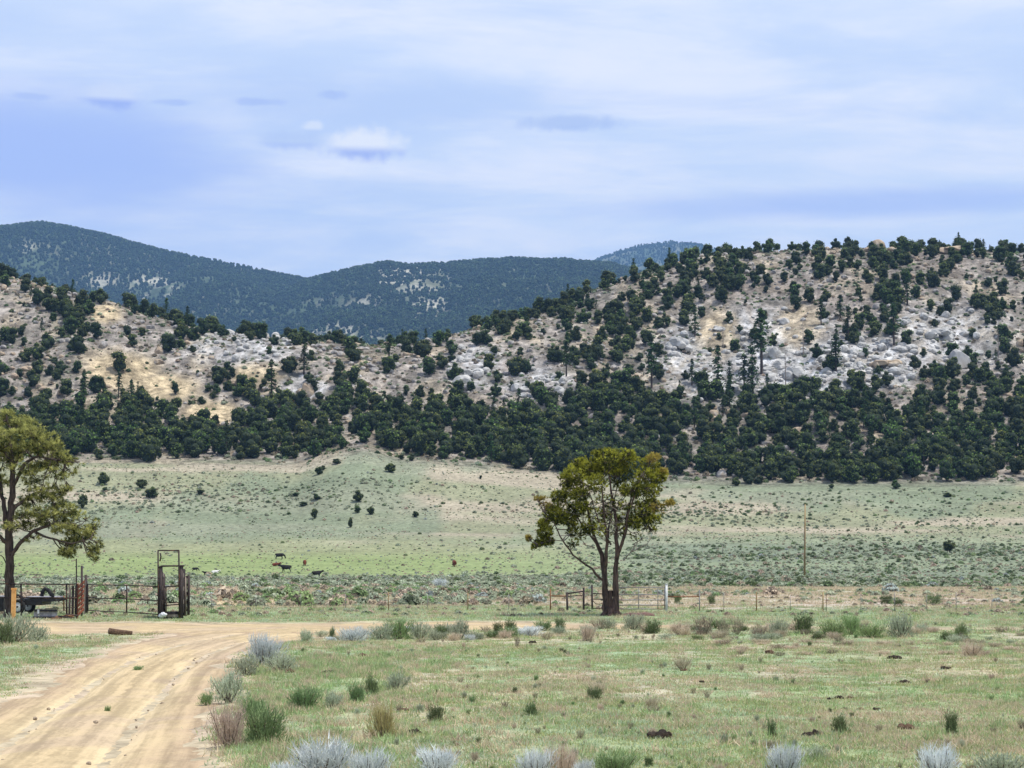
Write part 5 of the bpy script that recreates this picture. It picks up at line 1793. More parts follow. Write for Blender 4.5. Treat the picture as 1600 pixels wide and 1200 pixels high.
root = empty('pine_tree', PB)
tag(root, 'big pine with layered yellow green boughs behind the corral rails', 'pine tree')
tb = MB()
limbs = [
    ([(15, 972, 0), (15, 940, 0), (15, 900, 0), (14.5, 862, 0), (14.5, 820, 0), (18.5, 785, 0), (20, 755, 0), (18, 705, 0), (14, 670, 0), (10, 648, 0)], [0.25, 0.205, 0.19, 0.175, 0.15, 0.13, 0.12, 0.09, 0.05, 0.02]),
    ([(16, 872, 0), (25, 858, -0.1), (36, 843, -0.2), (49, 832, -0.4), (66, 825, -0.6), (84, 817, -0.8), (112, 818, -0.9)], [0.085, 0.08, 0.08, 0.07, 0.06, 0.045, 0.02]),
    ([(55, 831, -0.4), (76, 842, -0.7), (96, 845, -0.9), (112, 850, -1.0), (140, 842, -1.0)], [0.055, 0.045, 0.04, 0.03, 0.015]),
    ([(13, 838, 0), (8, 800, 0.2), (4, 775, 0.4), (-2, 740, 0.5)], [0.11, 0.10, 0.08, 0.04]),
    ([(4, 775, 0.4), (-20, 760, 0.6), (-50, 740, 0.7)], [0.06, 0.045, 0.02]),
    ([(17, 800, 0), (45, 775, 0.6), (70, 762, 1.0), (100, 765, 1.2)], [0.08, 0.06, 0.045, 0.02]),
    ([(20, 760, 0), (38, 725, -0.4), (58, 712, -0.7), (90, 720, -0.9), (125, 722, -1.0)], [0.08, 0.065, 0.05, 0.035, 0.015]),
    ([(19, 730, 0), (40, 700, 0.4), (60, 690, 0.7), (82, 690, 0.8)], [0.06, 0.045, 0.035, 0.015]),
    ([(19, 720, 0), (0, 700, -0.5), (-25, 690, -0.8), (-50, 690, -0.9)], [0.06, 0.045, 0.03, 0.015]),
    ([(14, 850, 0), (-10, 830, -0.5), (-45, 822, -0.8), (-75, 830, -1.0)], [0.08, 0.06, 0.04, 0.015]),
    ([(13, 890, 0), (6, 870, 0.0), (-3, 864, 0.0)], [0.03, 0.02, 0.01]), ([(14, 857, 0), (4, 846, -0.1), (-2, 842, -0.1)], [0.025, 0.02, 0.01]),
    ([(16, 925, 0), (10, 905, -0.1), (5, 896, -0.1)], [0.02, 0.015, 0.008]), ([(18, 893, 0), (22, 886, -0.2), (24, 880, -0.2)], [0.02, 0.015, 0.008]),
]
LBp = []
for pts, rad in limbs:
    P = wander([pp(a, b, c) for a, b, c in pts], rg, 3, 0.02)
    rr_ = np.interp(np.linspace(0, 1, len(P)), np.linspace(0, 1, len(rad)), rad)
    tb.tube(P, rr_, 9 if rad[0] > 0.1 else 6, 0, cap=False, wob=0.2, rng=rg)
    LBp.append(P)
PL = [(10, 655, 30, 15), (36, 662, 20, 13), (-15, 662, 25, 14), (50, 676, 20, 12), (15, 680, 35, 14), (-25, 690, 30, 18), (60, 692, 26, 14), (80, 696, 16, 14), (38, 700, 26, 12), (10, 706, 30, 14),
      (72, 716, 20, 10), (95, 718, 20, 10), (118, 722, 20, 9), (100, 732, 20, 9), (65, 728, 18, 8), (50, 742, 22, 12), (85, 745, 20, 8), (30, 728, 14, 12), (-20, 725, 30, 16), (-50, 710, 25, 18),
      (60, 765, 26, 12), (85, 768, 20, 10), (100, 762, 12, 7), (50, 782, 18, 10), (-30, 770, 30, 16), (0, 750, 14, 12), (85, 785, 18, 9), (60, 800, 28, 12), (35, 808, 18, 13), (20, 822, 16, 10), (70, 812, 20, 9),
      (100, 800, 20, 10), (115, 812, 22, 12), (135, 815, 18, 10), (105, 830, 22, 9), (130, 835, 20, 11), (145, 845, 12, 9), (120, 850, 22, 8), (105, 862, 12, 8), (142, 862, 12, 8), (45, 820, 16, 8), (50, 838, 12, 7),
      (-50, 800, 30, 16), (-70, 825, 26, 14), (-40, 820, 22, 10), (145, 825, 10, 8), (112, 868, 8, 6), (0, 690, 20, 14), (-60, 750, 25, 14)]
jo = np.concatenate([p[len(p) // 3:] for p in LBp])
nd = MB(); tw = MB()
for (x, y, rx, ry) in PL:
    for rep in range(2):
        ax = rx / F * PY; az = ry / F * PY
        off = abs(x - 16) / 135
        dy = rg.uniform(-1.5, 1.5) * (1 - 0.6 * off)
        c = pp(x + rg.normal() * 3, y + rg.normal() * 3, dy)
        j = jo[np.argmin(((jo - c) ** 2).sum(1))]
        grow(tw, j, c, 0.03, rg, 0.05)
        n = int(120 * ax * 1.6 * az / 0.14 * 0.5) + 16
        D = rdirs(n, rg)
        P = c + D * np.array((ax, ax * 0.9, az)) * (0.55 + 0.5 * rg.random(n))[:, None]
        nn = fbm(P[:, 0] * 3.6 + P[:, 1] * 2.4, P[:, 2] * 5.5, 19, 2)
        P = P[nn > 0.48]; D = D[nn > 0.48]
        Dm = D * 0.6 + np.array((0, 0, 0.35))
        T = needle_tufts(P, Dm, 13, 0.15, 0.011, rg, 0.8)
        nd.tris(T, 0, np.repeat(np.clip(0.36 + 0.32 * rg.normal(size=len(P)) + 0.3 * D[:, 2], 0, 1), 13))  # pale new needles above, shade beneath the boughs painted into the tint
        for q in range(5):
            e = c + rdirs(1, rg)[0] * np.array((ax, ax, az)) * 0.8
            tw.tube([c * 0.8 + j * 0.2, (c + e) / 2, e], [0.014, 0.01, 0.005], 4, 0, cap=False)
tb.build('trunk', M['bark'], root, smooth=True)
tag(tw.build('twigs', M['bark'], root), kind='stuff')
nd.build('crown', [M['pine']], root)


# ------------------------------------------------------------------ posts, rails and gates
def gpt(px, py):
    return hit(px, py)[0]


def rod(name, pts, r, mat, parent=None, sides=7, base=(0, 0, 0), label=None):
    o = MB().tube(np.asarray(pts, float) - np.asarray(base, float), r, sides, wob=0.08, rng=RNG).build(name, mat, parent, smooth=True)
    if label: o['label'] = label
    return o


def post(name, px, pyb, pyt, w_px, mat, label, cat='post', lean=0.0, dark=False, group=None, Y=None, parent=None, base=None):
    b = gpt(px, pyb) if Y is None else np.array(at(px, pyb, Y))
    t = np.array(at(px + lean, pyt, b[1]))
    b2 = b.copy(); b2[2] = min(b2[2], H(b2[0], b2[1])) - 0.15
    r = w_px / 2 / F * b[1]
    if parent is not None:
        return rod(name, [b2, (b2 + t) / 2 + np.array((0.01, 0, 0)), t], r, mat, parent, base=base)
    o = rod(name, [b2, (b2 + t) / 2 + np.array((0.01, 0, 0)), t], r, mat, base=b)
    o.location = b
    return tag(o, label, cat, group)


FY = gpt(104, 967)[1]                        # corral line
def fp(px, py, Y=None):
    return np.array(at(px, py, FY if Y is None else Y))

# rail fence, left section
def framed(name, lab, cat, base):
    e = empty(name, base)
    return tag(e, lab, cat)

b0 = fp(60, 967)
fe = framed('pipe_fence', 'dark pipe rail fence of the corral in front of the big pine', 'fence', b0)
for y, r in ((912.5, 0.024), (934, 0.028)):
    rod('rail', [fp(-60, y - 1), fp(30, y), fp(104, y + 0.5), fp(120, y)], r, M['steel'], fe, base=b0)
rod('rail', [fp(70, 951), fp(118, 949)], 0.014, M['steel'], fe, base=b0)
for x, yt, yb, w in ((33, 912, 962, 0.035), (104, 912, 966, 0.035), (-30, 911, 964, 0.035)):
    rod('post', [fp(x, yt), fp(x + 0.3, yb + 4)], w, M['steel'], fe, base=b0)
rod('post', [fp(109, 930), fp(108, 971)], 0.02, M['steel'], fe, base=b0)

# orange marker post
b = gpt(21, 960); b[1] -= 0.5
o = MB().box((0, 0, 0.60), (0.16, 0.12, 1.20), tint=0.5).box((0, 0, 1.23), (0.19, 0.15, 0.07)).build('marker_post', M['orange'])
o.location = (at(21, 950, FY - 0.6)[0], FY - 0.6, H(at(21, 950, FY - 0.6)[0], FY - 0.6) - 0.05)
o.scale = (1, 1, 1.0)
tag(o, 'orange marker post in front of the big pine trunk', 'post')

# gate posts
post('gate_post', 119.5, 967, 873, 2.0, M['steel'], 'thinnest and tallest pipe pole at the corral gate', lean=-0.3)
post('gate_post', 127.5, 964, 884, 3.6, M['wood'], 'dark wooden gate pole behind the red slatted gate', lean=0.3)
post('gate_post', 135.0, 959, 898, 4.6, M['wood'], 'thickest and shortest dark wooden post at the rail gate', lean=-1)

# narrow red slatted gate seen at a slant
b = gpt(121, 966)
rg_ = framed('slatted_gate', 'narrow red and pale slatted gate between the corral gate poles', 'gate', b)
dirv = np.array((0.24, 1.9, 0.0)); ln = np.linalg.norm(dirv); ang = math.atan2(dirv[1], dirv[0])
sc_ = 1 / F * b[1]
for k in range(7):
    z = 0.12 + k * 0.185
    p0 = np.array((0, 0, z)); p1 = np.array(at(131.5, 900, b[1] + 0.9)) - b; p1[2] = z + 0.22
    o = MB()
    d = p1 - p0
    o.add([p0 + (0, 0, -0.055), p1 + (0, 0, -0.055), p1 + (0, 0, 0.055), p0 + (0, 0, 0.055), p0 + (0.02, 0.03, -0.055), p1 + (0.02, 0.03, -0.055), p1 + (0.02, 0.03, 0.055), p0 + (0.02, 0.03, 0.055)],
          [(0, 1, 2, 3), (5, 4, 7, 6), (4, 5, 1, 0), (3, 2, 6, 7), (1, 5, 6, 2), (4, 0, 3, 7)])
    o.build('slat', M['redrust'], rg_)
MB().box((-0.02, 0, 0.68), (0.07, 0.06, 1.40)).build('stile', M['redrust'], rg_)
MB().box((p1[0] + 0.03, 0.92, 0.80), (0.05, 0.05, 1.36)).build('stile', M['greywood'], rg_)
# short dark boards left of it
b = gpt(113, 967)
sb = framed('board_panel', 'short dark upright boards left of the red slatted gate', 'fence', b)
for k in range(3):
    MB().box((k * 0.12 - 0.12, 0.02 * k, 0.62 + 0.04 * k), (0.09, 0.03, 1.25)).build('board', M['greywood' if k == 0 else 'wood'], sb)

# rail gate between thick post and chute
b = gpt(190, 960)
gA = framed('rail_gate', 'long three rail pipe gate between the thick post and the loading chute', 'gate', b)
Y1, Y2 = gpt(135, 959)[1], gpt(247, 966)[1]
for ya, yb_ in ((913, 916.5), (933.5, 938.5), (953.5, 960)):
    P = [fp(136, ya, Y1), fp(165, ya + (yb_ - ya) * 0.25 + 0.3, Y1 * 0.75 + Y2 * 0.25), fp(198, (ya + yb_) / 2 - 0.3, (Y1 + Y2) / 2), fp(247, yb_, Y2)]
    rod('rail', P, 0.021, M['steel'], gA, base=b)
Ym = (Y1 + Y2) / 2
rod('upright', [fp(198, 915, Ym), fp(198, 957, Ym)], 0.03, M['steel'], gA, base=b)
rod('upright', [fp(231, 936, Y2 + 1), fp(231, 944, Y2 + 1)], 0.02, M['steel'], gA, base=b)
rod('upright', [fp(137.5, 912, Y1), fp(137.5, 955, Y1)], 0.02, M['steel'], gA, base=b)

# loading chute
CB = gpt(263, 967)
CYd = CB[1]
ch = framed('loading_chute', 'tall dark loading chute with a pipe goalpost frame beside the rail gate', 'loading chute', CB)
def cp(px, py, dy=0.0):
    return np.array(at(px, py, CYd + dy)) - CB
rod('frame_post', [cp(247, 860), cp(247.6, 971)], 0.032, M['steel'], ch)
rod('frame_post', [cp(279.5, 860), cp(280.5, 971)], 0.034, M['steel'], ch)
rod('top_bar', [cp(246.5, 860.3), cp(280, 860)], 0.028, M['steel'], ch)
rod('cross_bar', [cp(247, 887), cp(253, 884.5), cp(288, 884)], 0.034, M['steel'], ch)
rod('cross_bar', [cp(256, 917), cp(281, 915.5)], 0.026, M['steel'], ch)
rod('cross_bar', [cp(258, 946), cp(281, 944)], 0.024, M['steel'], ch)
rod('cross_bar', [cp(256, 942, 1.2), cp(281, 941, 1.2)], 0.014, M['steel'], ch)
rod('upright', [cp(259.5, 917), cp(259.5, 966)], 0.028, M['steel'], ch)
rod('latch_chain', [cp(250.5, 864), cp(251.5, 870), cp(250, 877)], 0.03, M['steel'], ch)
# plank sides going back from the frame
for s, x0, x1, ytop, n in ((-1, 250.2, 254.5, 886, 9), (1, 282.5, 286, 886, 9)):
    for k in range(n):
        f = k / (n - 1)
        a = cp(x0 + (s < 0) * 1.5 * f, ytop + 8 + (958 - ytop - 8) * f, 0.1)
        c = cp(x1 + (1 - s) * 0.4, ytop + 14 + (953 - ytop - 14) * f, 2.6)
        h = 0.085
        mbp = MB()
        off = np.array((0.045, 0, 0))
        mbp.add([a - off + (0, 0, -h), a + off + (0, 0, -h), a + off + (0, 0, h), a - off + (0, 0, h), c - off + (0, 0, -h), c + off + (0, 0, -h), c + off + (0, 0, h), c - off + (0, 0, h)],
                [(0, 1, 2, 3), (5, 4, 7, 6), (4, 5, 1, 0), (3, 2, 6, 7), (1, 5, 6, 2), (4, 0, 3, 7)])
        mbp.build('plank', M['wood'] if k % 3 else M['greywood'], ch)
    rod('side_post', [cp(x0 + 1.2, ytop - 1, 0.05), cp(x0 + 1.2, 966, 0.05)], 0.075, M['wood'], ch)
    rod('side_post', [cp(x1 + 1.2, ytop + 3 + 8 * (s < 0), 2.6), cp(x1 + 1.2, 962, 2.6)], 0.07, M['wood'], ch)
rod('side_post', [cp(254.5, 905, 1.3), cp(255, 962, 1.3)], 0.06, M['wood'], ch)
MB().box(cp(268, 958.5, 0.9), (0.62, 1.7, 0.12)).build('ramp_board', M['wood'], ch)
MB().box(cp(266, 962, 0.1), (0.62, 0.12, 0.10)).build('sill_board', M['greywood'], ch)
# white bucket at its foot
bb = CB + cp(254, 961, -0.25)
wb = framed('feed_bag', 'small white sack lying against the foot of the loading chute', 'sack', bb)
MB().blob((0, 0, 0), (0.16, 0.10, 0.10), 2, 0, 3, 0.8, fr=2.5).build('sack', M['white'], wb, smooth=True)

# wing fence right of the chute
b = gpt(293, 963)
wf = framed('plank_fence', 'short dark plank fence with tilted top just right of the loading chute', 'fence', b)
WY = b[1]; WB = b.copy()
def wp2(px, py, dy=0.0):
    return np.array(at(px, py, WY + dy)) - WB
rod('post', [wp2(290.3, 901), wp2(290, 966)], 0.045, M['greywood'], wf)
rod('post', [wp2(295, 900), wp2(294.5, 961)], 0.06, M['wood'], wf)
MB().tube([wp2(288, 903), wp2(296, 899.5)], 0.05, 5).build('top_rail', M['wood'], wf)
for k in range(4):
    MB().box(wp2(291.5, 914 + 13 * k, 0.06), (0.16, 0.03, 0.10)).build('plank', M['greywood'], wf)

# trailer parked behind the rails
TBp = gpt(40, 961)
ty = TBp[1] + 1.0
TBp = np.array((at(45, 955, ty)[0], ty, float(H(at(45, 955, ty)[0], ty))))
tr = framed('utility_trailer', 'low black flatbed trailer with white hubbed wheel behind the rails', 'trailer', TBp)
m1 = ty / F
def tp(px, z, dy=0.0):
    return np.array((at(px, 950, ty)[0] - TBp[0], dy, z))
L0, L1 = tp(30, 0)[0], tp(87, 0)[0]
bed = MB()
bed.box(((L0 + tp(66, 0)[0]) / 2, 0.7, 0.50), (tp(66, 0)[0] - L0, 1.5, 0.26))
bed.box(((tp(66, 0)[0] + L1) / 2, 0.7, 0.60), (L1 - tp(66, 0)[0], 1.5, 0.16))
bed.build('bed', M['black'], tr)
MB().box(((L0 + L1) / 2 + 0.1, 0.7, 0.70), (L1 - L0 - 0.3, 1.42, 0.05)).build('deck', M['greypaint'], tr)
rod('drawbar', [tp(86, 0.55, 0.7), tp(97, 0.62, 0.7)], 0.04, M['black'], tr)
rod('jack_stand', [tp(93, 0.75, 0.7), tp(93.5, 0.1, 0.7)], 0.03, M['rust'], tr)
MB().box(tp(82, 0.72, 0.0), (0.12, 0.06, 0.3)).build('stake', M['black'], tr)
def wheel(px, z, dy, R=0.33):
    t = MB()
    c = tp(px, z, dy)
    a = np.linspace(0, 2 * PI, 25)[:-1]
    prof = [(R * 0.62, -0.09), (R * 0.95, -0.10), (R, -0.06), (R, 0.06), (R * 0.95, 0.10), (R * 0.62, 0.09)]
    V = [(c[0] + math.cos(q) * r_, c[1] + y_, c[2] + math.sin(q) * r_) for q in a for r_, y_ in prof]
    n = len(prof)
    fs = [(i * n + k, ((i + 1) % 24) * n + k, ((i + 1) % 24) * n + (k + 1) % n, i * n + (k + 1) % n) for i in range(24) for k in range(n)]
    w = t.add(V, fs).build('wheel', M['tyre'], tr, smooth=True)
    h = MB()
    V = [(c[0] + math.cos(q) * R * 0.64, c[1] - 0.05, c[2] + math.sin(q) * R * 0.64) for q in a] + [(c[0] + math.cos(q) * R * 0.25, c[1] - 0.085, c[2] + math.sin(q) * R * 0.25) for q in a]
    fs = [(i, (i + 1) % 24, 24 + (i + 1) % 24, 24 + i) for i in range(24)] + [tuple(range(24, 48))]
    h.add(V, fs).build('hub', M['white'], w)
    MB().tube([(c[0], c[1] - 0.10, c[2]), (c[0], c[1] - 0.06, c[2])], R * 0.13, 8).build('hub_cap', M['black'], w)
wheel(29, 0.30, -0.12, 0.32)
wheel(29, 0.30, 1.5, 0.32)
MB().tube([tp(20, 0.55, -0.12), tp(23, 0.72, -0.12), tp(29, 0.78, -0.12), tp(35, 0.72, -0.12), tp(38, 0.55, -0.12)], 0.05, 6).build('fender', M['black'], tr)
# arched piece carried on the deck
ar = MB().tube([tp(59, 0.73, 0.6), tp(60, 0.92, 0.6), tp(64, 1.05, 0.6), tp(69, 1.0, 0.6), tp(73, 0.85, 0.6), tp(75, 0.73, 0.6)], 0.085, 8).build('spare_tyre', M['tyre'], smooth=True)
ar.location = TBp
tag(ar, 'black tyre standing on the deck of the trailer', 'tyre')
# black box body at the very left
b = np.array(TBp)
bx2 = framed('storage_box', 'black and grey metal box cut off by the left edge behind the pine trunk', 'box', (at(-8, 950, ty + 1)[0], ty + 1, float(H(at(-8, 950, ty + 1)[0], ty + 1))))
MB().box((0, 0, 0.34), (1.0, 0.9, 0.62)).build('body', M['black'], bx2)
MB().box((0, -0.02, 0.68), (1.02, 0.94, 0.10)).build('lid', M['greypaint'], bx2)
# low grey metal ramp on the ground
q = gpt(70, 967)
rp = framed('metal_ramp', 'low dark framed grey metal ramp on the ground before the trailer', 'ramp', q)
wr = 36 / F * q[1]
MB().box((0, 0.1, 0.17), (wr, 0.06, 0.17)).build('panel', M['greypaint'], rp)
MB().box((0, 0.06, 0.05), (wr * 1.04, 0.12, 0.07)).build('frame_bar', M['black'], rp)
MB().box((0.02, 0.06, 0.32), (wr * 0.98, 0.14, 0.10)).build('frame_bar', M['black'], rp)
MB().box((-wr * 0.28, -0.02, 0.28), (0.07, 0.05, 0.16)).build('bracket', M['white'], rp)
q = gpt(97, 968)
jk = framed('scrap_pile', 'small heap of dark pipes and red scrap beside the grey ramp', 'scrap', q)
for k in range(6):
    a = RNG.uniform(-0.3, 0.3); l = RNG.uniform(0.15, 0.3)
    MB().tube([(-l + 0.1 * k - 0.2, 0.05 * k, 0.04 + 0.03 * k), (l + 0.1 * k - 0.2, 0.05 * k + a, 0.06 + 0.04 * (k % 3))], 0.035, 6).build('pipe', M['steel' if k % 2 else 'rust'], jk)

# ------------------------------------------------------------------ far side fence by the lone tree
GY = gpt(900, 954)[1]
def q_(px, py, dy=0.0):
    return np.array(at(px, py, GY + dy))
b = q_(873, 954)
f1 = framed('pipe_fence', 'low rusty single rail panel left of the dark wooden brace', 'fence', b)
rod('post', [q_(860, 920), q_(860, 957)], 0.03, M['rust'], f1, base=b)
rod('rail', [q_(860, 931), q_(886, 931.5)], 0.03, M['rust'], f1, base=b)
b = q_(899, 955)
f2 = framed('brace_panel', 'dark wooden brace of two posts and a slanting top rail', 'fence', b)
rod('post', [q_(886, 927), q_(886.6, 959)], 0.05, M['wood'], f2, base=b)
rod('post', [q_(912, 918), q_(912, 958)], 0.05, M['wood'], f2, base=b)
rod('top_rail', [q_(884, 927.5), q_(911, 924)], 0.035, M['wood'], f2, base=b)
rod('rail', [q_(887, 931.5, 0.1), q_(910, 930.5, 0.1)], 0.022, M['steel'], f2, base=b)
b = q_(934, 955)
f3 = framed('pipe_gate', 'dark pipe gate half hidden by the lone juniper trunk', 'gate', b)
rod('post', [q_(925, 914), q_(925.3, 959)], 0.045, M['wood'], f3, base=b)
for ya, yb_ in ((927.5, 928), (936, 936.5), (950.5, 950)):
    rod('rail', [q_(925, ya), q_(948, yb_)], 0.024, M['steel'], f3, base=b)
rod('brace_wire', [q_(926, 938), q_(931, 943.5), q_(937, 944), q_(946, 940)], 0.016, M['steel'], f3, base=b)
b = q_(1002, 955)
f4 = framed('tube_gate', 'pale five rail tube gate between the lone juniper and the white post', 'gate', b)
for ya in (918, 929, 937.5, 945.5, 951.5):
    rod('rail', [q_(962, ya), q_(1000, ya - 0.2), q_(1040, ya)], 0.024, M['pale_metal'], f4, base=b)
for x in (998, 1028, 1038.5, 964):
    rod('upright', [q_(x, 918.5), q_(x, 951.5)], 0.02, M['pale_metal'], f4, base=b)
p = q_(1041.5, 955)
wpst = MB().tube([(0, 0, -0.2), (0, 0, 0.6), (0, 0, 1.21)], 0.055, 10).tube([(0, 0, 1.21), (0, 0, 1.25)], 0.065, 10).build('gate_post', M['white'], smooth=True)
wpst.location = (p[0], p[1], H(p[0], p[1]))
tag(wpst, 'thick white post between the pale gate and the rusty rail', 'post')
b = q_(1068, 955)
f5 = framed('pipe_fence', 'short rusty rail panel right of the white post', 'fence', b)
rod('rail', [q_(1043, 932), q_(1068, 932.6), q_(1093, 932)], 0.03, M['rust'], f5, base=b)
rod('post', [q_(1093, 921), q_(1093, 958)], 0.028, M['pale_metal'], f5, base=b)

# wire fence running both ways
wfz = framed('wire_fence', 'thin wire fence running past the rusty rail panel to the right', 'fence', q_(1350, 952))
b = np.array(wfz.location)
POSTS = [(1131, 926, 954, 0.014, 'wire'), (1182, 925, 955, 0.030, 'polewood'), (1235, 930, 954, 0.012, 'wire'), (1286, 925, 955, 0.030, 'polewood'), (1291, 928, 953, 0.014, 'steel'),
         (1345, 928, 953, 0.012, 'wire'), (1398, 925, 954, 0.016, 'wire'), (1448, 930, 954, 0.012, 'wire'), (1494, 925, 955, 0.018, 'wire'), (1550, 928, 954, 0.012, 'wire'), (1604, 928, 954, 0.016, 'wire'),
         (1660, 928, 954, 0.016, 'wire')]
for x, yt, yb_, r, m_ in POSTS:
    rod('post', [q_(x, yt), q_(x, yb_ + 3)], r, M[m_], wfz, base=b, sides=5)
for y in (930, 937, 944, 950):
    rod('wire', [q_(x_, y + math.sin(x_) * 0.5) for x_ in [1093] + [q[0] for q in POSTS]], 0.004, M['wire'], wfz, base=b, sides=3)
wfl = framed('wire_fence', 'thin wire fence between the corral junction and the rusty panel', 'fence', q_(650, 953))
b = np.array(wfl.location)
P2 = [(330, 928, 953, 0.014, 'wire'), (400, 928, 953, 0.014, 'wire'), (470, 928, 953, 0.012, 'wire'), (540, 928, 953, 0.014, 'wire'), (607, 925, 955, 0.022, 'polewood'), (668, 930, 953, 0.012, 'wire'),
      (731, 926, 955, 0.024, 'polewood'), (795, 928, 954, 0.014, 'wire'), (860, 925, 954, 0.01, 'wire')]
for x, yt, yb_, r, m_ in P2:
    rod('post', [q_(x, yt), q_(x, yb_ + 3)], r, M[m_], wfl, base=b, sides=5)
for y in (931, 938, 945, 950):
    rod('wire', [q_(x_, y + math.sin(x_) * 0.5) for x_ in [q[0] for q in P2]], 0.003, M['wire'], wfl, base=b, sides=3)

# utility pole
b = gpt(1257, 900)
t = np.array(at(1258, 788, b[1]))
up_ = framed('utility_pole', 'tall bare brown utility pole standing in the sage flat', 'utility pole', b)
MB().tube([(0, 0, -0.3), ((t - b) / 2).tolist(), (t - b).tolist()], [0.19, 0.15, 0.115], 9).build('pole', M['polewood'], up_, smooth=True)
MB().tube([(0.0, -0.16, (t - b)[2] * 0.45), (0.0, -0.16, (t - b)[2] * 0.62)], 0.035, 6).build('conduit', M['pale_metal'], up_)
MB().box((0, 0, (t - b)[2] - 0.25), (0.26, 0.12, 0.10)).tube([(0, 0, (t - b)[2]), (0, 0, (t - b)[2] + 0.18)], 0.05, 8).build('insulator', M['greypaint'], up_)
b = gpt(1129, 866)
o = rod('marker_post', [(0, 0, -0.2), (0, 0, 2.0)], 0.05, M['greywood']); o.location = b
tag(o, 'thin grey stake far off in the sage flat', 'post')


# ------------------------------------------------------------------ cattle
def cow_body(pose):
    """one continuous body grown from a jointed skeleton; length along x, head at +x"""
    V = []; E = []; Rr = []
    def v(p, r, par=None):
        V.append(p); Rr.append(r)
        if par is not None: E.append((par, len(V) - 1))
        return len(V) - 1
    if pose == 'lie':
        z = 0.48
    else:
        z = 1.0
    pel = v((-0.62, 0, z + 0.06), (0.27, 0.30))
    mid = v((-0.15, 0, z - 0.04), (0.33, 0.38), pel)
    che = v((0.38, 0, z), (0.29, 0.36), mid)
    shd = v((0.68, 0, z + 0.12), (0.22, 0.30), che)
    if pose == 'graze':
        nk = v((0.98, 0, z - 0.10), (0.14, 0.19), shd); hd = v((1.18, 0, z - 0.52), (0.12, 0.14), nk); mz = v((1.24, 0, z - 0.86), (0.075, 0.09), hd)
    else:
        nk = v((0.98, 0, z + 0.26), (0.14, 0.19), shd); hd = v((1.22, 0.0, z + 0.40), (0.12, 0.14), nk); mz = v((1.52, 0.02, z + 0.26), (0.075, 0.09), hd)
    rump = v((-0.86, 0, z + 0.10), (0.17, 0.22), pel)
    t1 = v((-1.0, 0, z + 0.02), (0.035, 0.035), rump); v((-1.03, 0.01, z - 0.55 if pose != 'lie' else z - 0.3), (0.03, 0.03), t1)
    for s in (-1, 1):
        v((hd_x := V[hd][0] - 0.06, s * 0.20, V[hd][2] + 0.06), (0.035, 0.03), hd)
        if pose == 'lie':
            k1 = v((0.55, s * 0.26, 0.30), (0.10, 0.10), che); k2 = v((0.85, s * 0.28, 0.12), (0.06, 0.06), k1); v((0.60, s * 0.24, 0.05), (0.05, 0.05), k2)
            h1 = v((-0.55, s * 0.32, 0.30), (0.15, 0.15), pel); h2 = v((-0.20, s * 0.42, 0.14), (0.08, 0.08), h1); v((-0.55, s * 0.44, 0.06), (0.05, 0.05), h2)
        else:
            st = 0.08 * s
            k1 = v((0.48, s * 0.17, 0.70), (0.11, 0.12), che); k2 = v((0.50 + st, s * 0.16, 0.40), (0.065, 0.065), k1); k3 = v((0.50 + st, s * 0.16, 0.10), (0.05, 0.05), k2); v((0.53 + st, s * 0.16, 0.02), (0.065, 0.06), k3)
            h1 = v((-0.66, s * 0.18, 0.72), (0.14, 0.17), pel); h2 = v((-0.60 - st, s * 0.18, 0.58), (0.09, 0.10), h1); h3 = v((-0.80 - st, s * 0.17, 0.40), (0.06, 0.06), h2)
            h4 = v((-0.76 - st, s * 0.17, 0.10), (0.05, 0.05), h3); v((-0.72 - st, s * 0.17, 0.02), (0.065, 0.06), h4)
    me = bpy.data.meshes.new('body')
    me.from_pydata(V, E, [])
    o = bpy.data.objects.new('body', me); COL.objects.link(o)
    md = o.modifiers.new('s', 'SKIN')
    for i, s in enumerate(me.skin_vertices[0].data):
        s.radius = (Rr[i][0] * 1.18, Rr[i][1] * 1.18) if i < 4 else Rr[i]; s.use_root = (i == 0)
    o.modifiers.new('b', 'SUBSURF').levels = 1
    dg = bpy.context.evaluated_depsgraph_get(); dg.update()
    out = bpy.data.meshes.new_from_object(o.evaluated_get(dg))
    bpy.data.objects.remove(o)
    for p in out.polygons: p.use_smooth = True
    return out


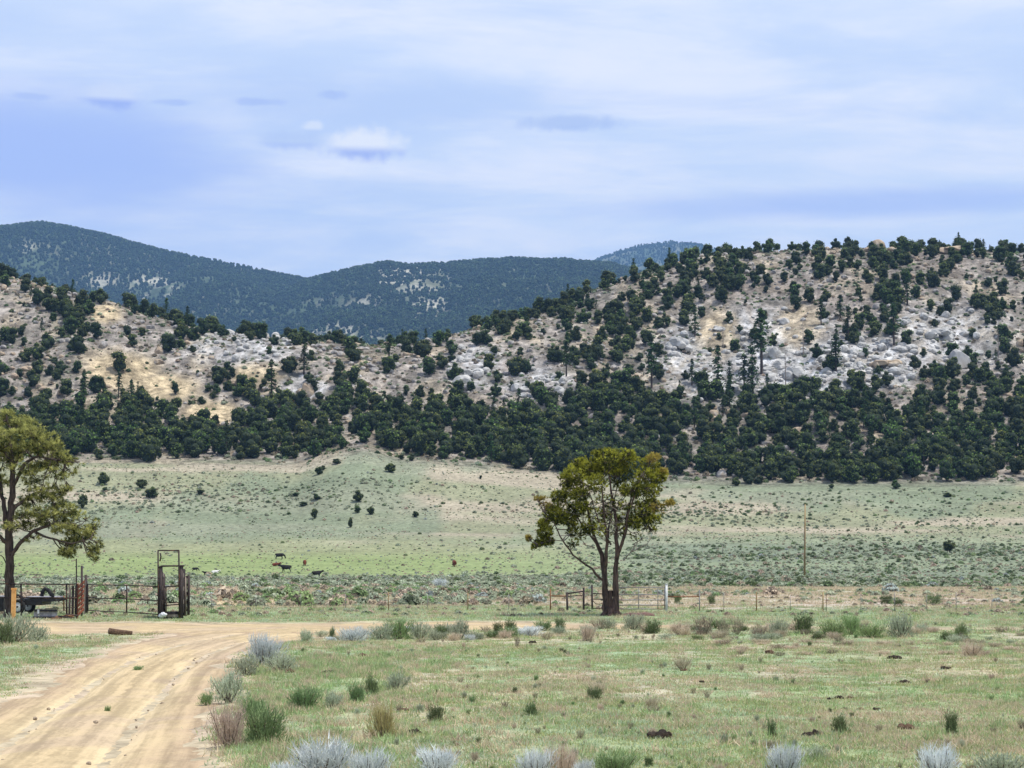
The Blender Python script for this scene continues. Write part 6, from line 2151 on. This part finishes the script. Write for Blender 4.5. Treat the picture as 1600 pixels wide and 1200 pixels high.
BODY = {}
def cow(px, py, size, rz, pose, mat, lab, patch=None, calf=1.0):
    if (pose, mat) not in BODY:
        me = cow_body(pose); me.materials.clear(); me.materials.append(M[mat]); BODY[(pose, mat)] = me
    p = gpt(px, py)
    t = empty('cow', p, rz)
    tag(t, lab, 'cow', None)
    k = size
    o = link('body', BODY[(pose, mat)], t); o.scale = (k, k * 1.1, k * 0.9)
    if patch:
        hm = MB().blob((-0.1, 0, 1.0), (0.42, 0.40, 0.42), 2, 0, 5, 0.1)
        w = hm.build('white_flank', M['cow_white'], t, smooth=True); w.scale = (k, k, k)
    # horns or ears tag
    hx0 = 1.12 if pose == 'graze' else 1.18; hz0 = (0.55 if pose == 'graze' else 1.50) - (0.52 if pose == 'lie' else 0)
    hn = MB()
    for s in (-1, 1):
        hn.tube([(hx0, s * 0.10, hz0), (hx0 - 0.04, s * 0.26, hz0 + 0.02), (hx0 - 0.08, s * 0.32, hz0 - 0.03)], [0.05, 0.05, 0.015], 5)
    h_ = hn.build('ears', M[mat], t); h_.scale = (k, k * 1.1, k * 0.9)


cow(437, 874, 1.0, 0.25, 'graze', 'cow_black', 'black cow grazing highest up the pasture of the cattle group')
cow(431, 885, 0.85, -0.3, 'lie', 'cow_red', 'small red cow lying between two black cows')
cow(447, 894, 1.05, 2.95, 'stand', 'cow_black', 'long black cow standing broadside below the red one')
cow(476, 884, 0.9, -1.4, 'graze', 'cow_red', 'red cow seen end on, upper middle of the cattle group')
cow(495, 903, 0.9, 0.5, 'stand', 'cow_black', 'bulky black cow standing in the sagebrush, lowest of the group')
cow(432, 901, 0.55, 1.0, 'lie', 'cow_black', 'small dark calf lying in the sagebrush')
cow(710, 886, 1.0, 1.8, 'graze', 'cow_red', 'lone red cow seen end on in the pasture left of the tree')
cow(305, 893, 0.6, 0.2, 'graze', 'cow_black', 'small black cow just right of the chute, leftmost of all cattle')
cow(336, 896, 0.7, 0.1, 'lie', 'cow_white', 'white cow lying in the sagebrush right of the chute')
cow(324, 898, 0.7, 3.0, 'lie', 'cow_black', 'black cow lying beside the white one')

# ------------------------------------------------------------------ air
hz_mb = MB().box((0, 5450, 713), (15500, 11500, 1434))
hzo = hz_mb.build('haze', [])
hm_ = bpy.data.materials.new('haze_air'); hm_.use_nodes = True
g = NT(hm_.node_tree)
pv = g.n('ShaderNodeVolumePrincipled', {'Color': (0.30, 0.56, 1.0), 'Density': 0.000068, 'Anisotropy': 0.0})
g.n('ShaderNodeOutputMaterial', {'Volume': pv.outputs[0]})
hzo.data.materials.append(hm_)
tag(hzo, 'thin blue air between the valley and the mountains', kind='stuff')
for o in S.objects:
    if o.type == 'MESH' and o.name.startswith('haze'):
        o.visible_shadow = True
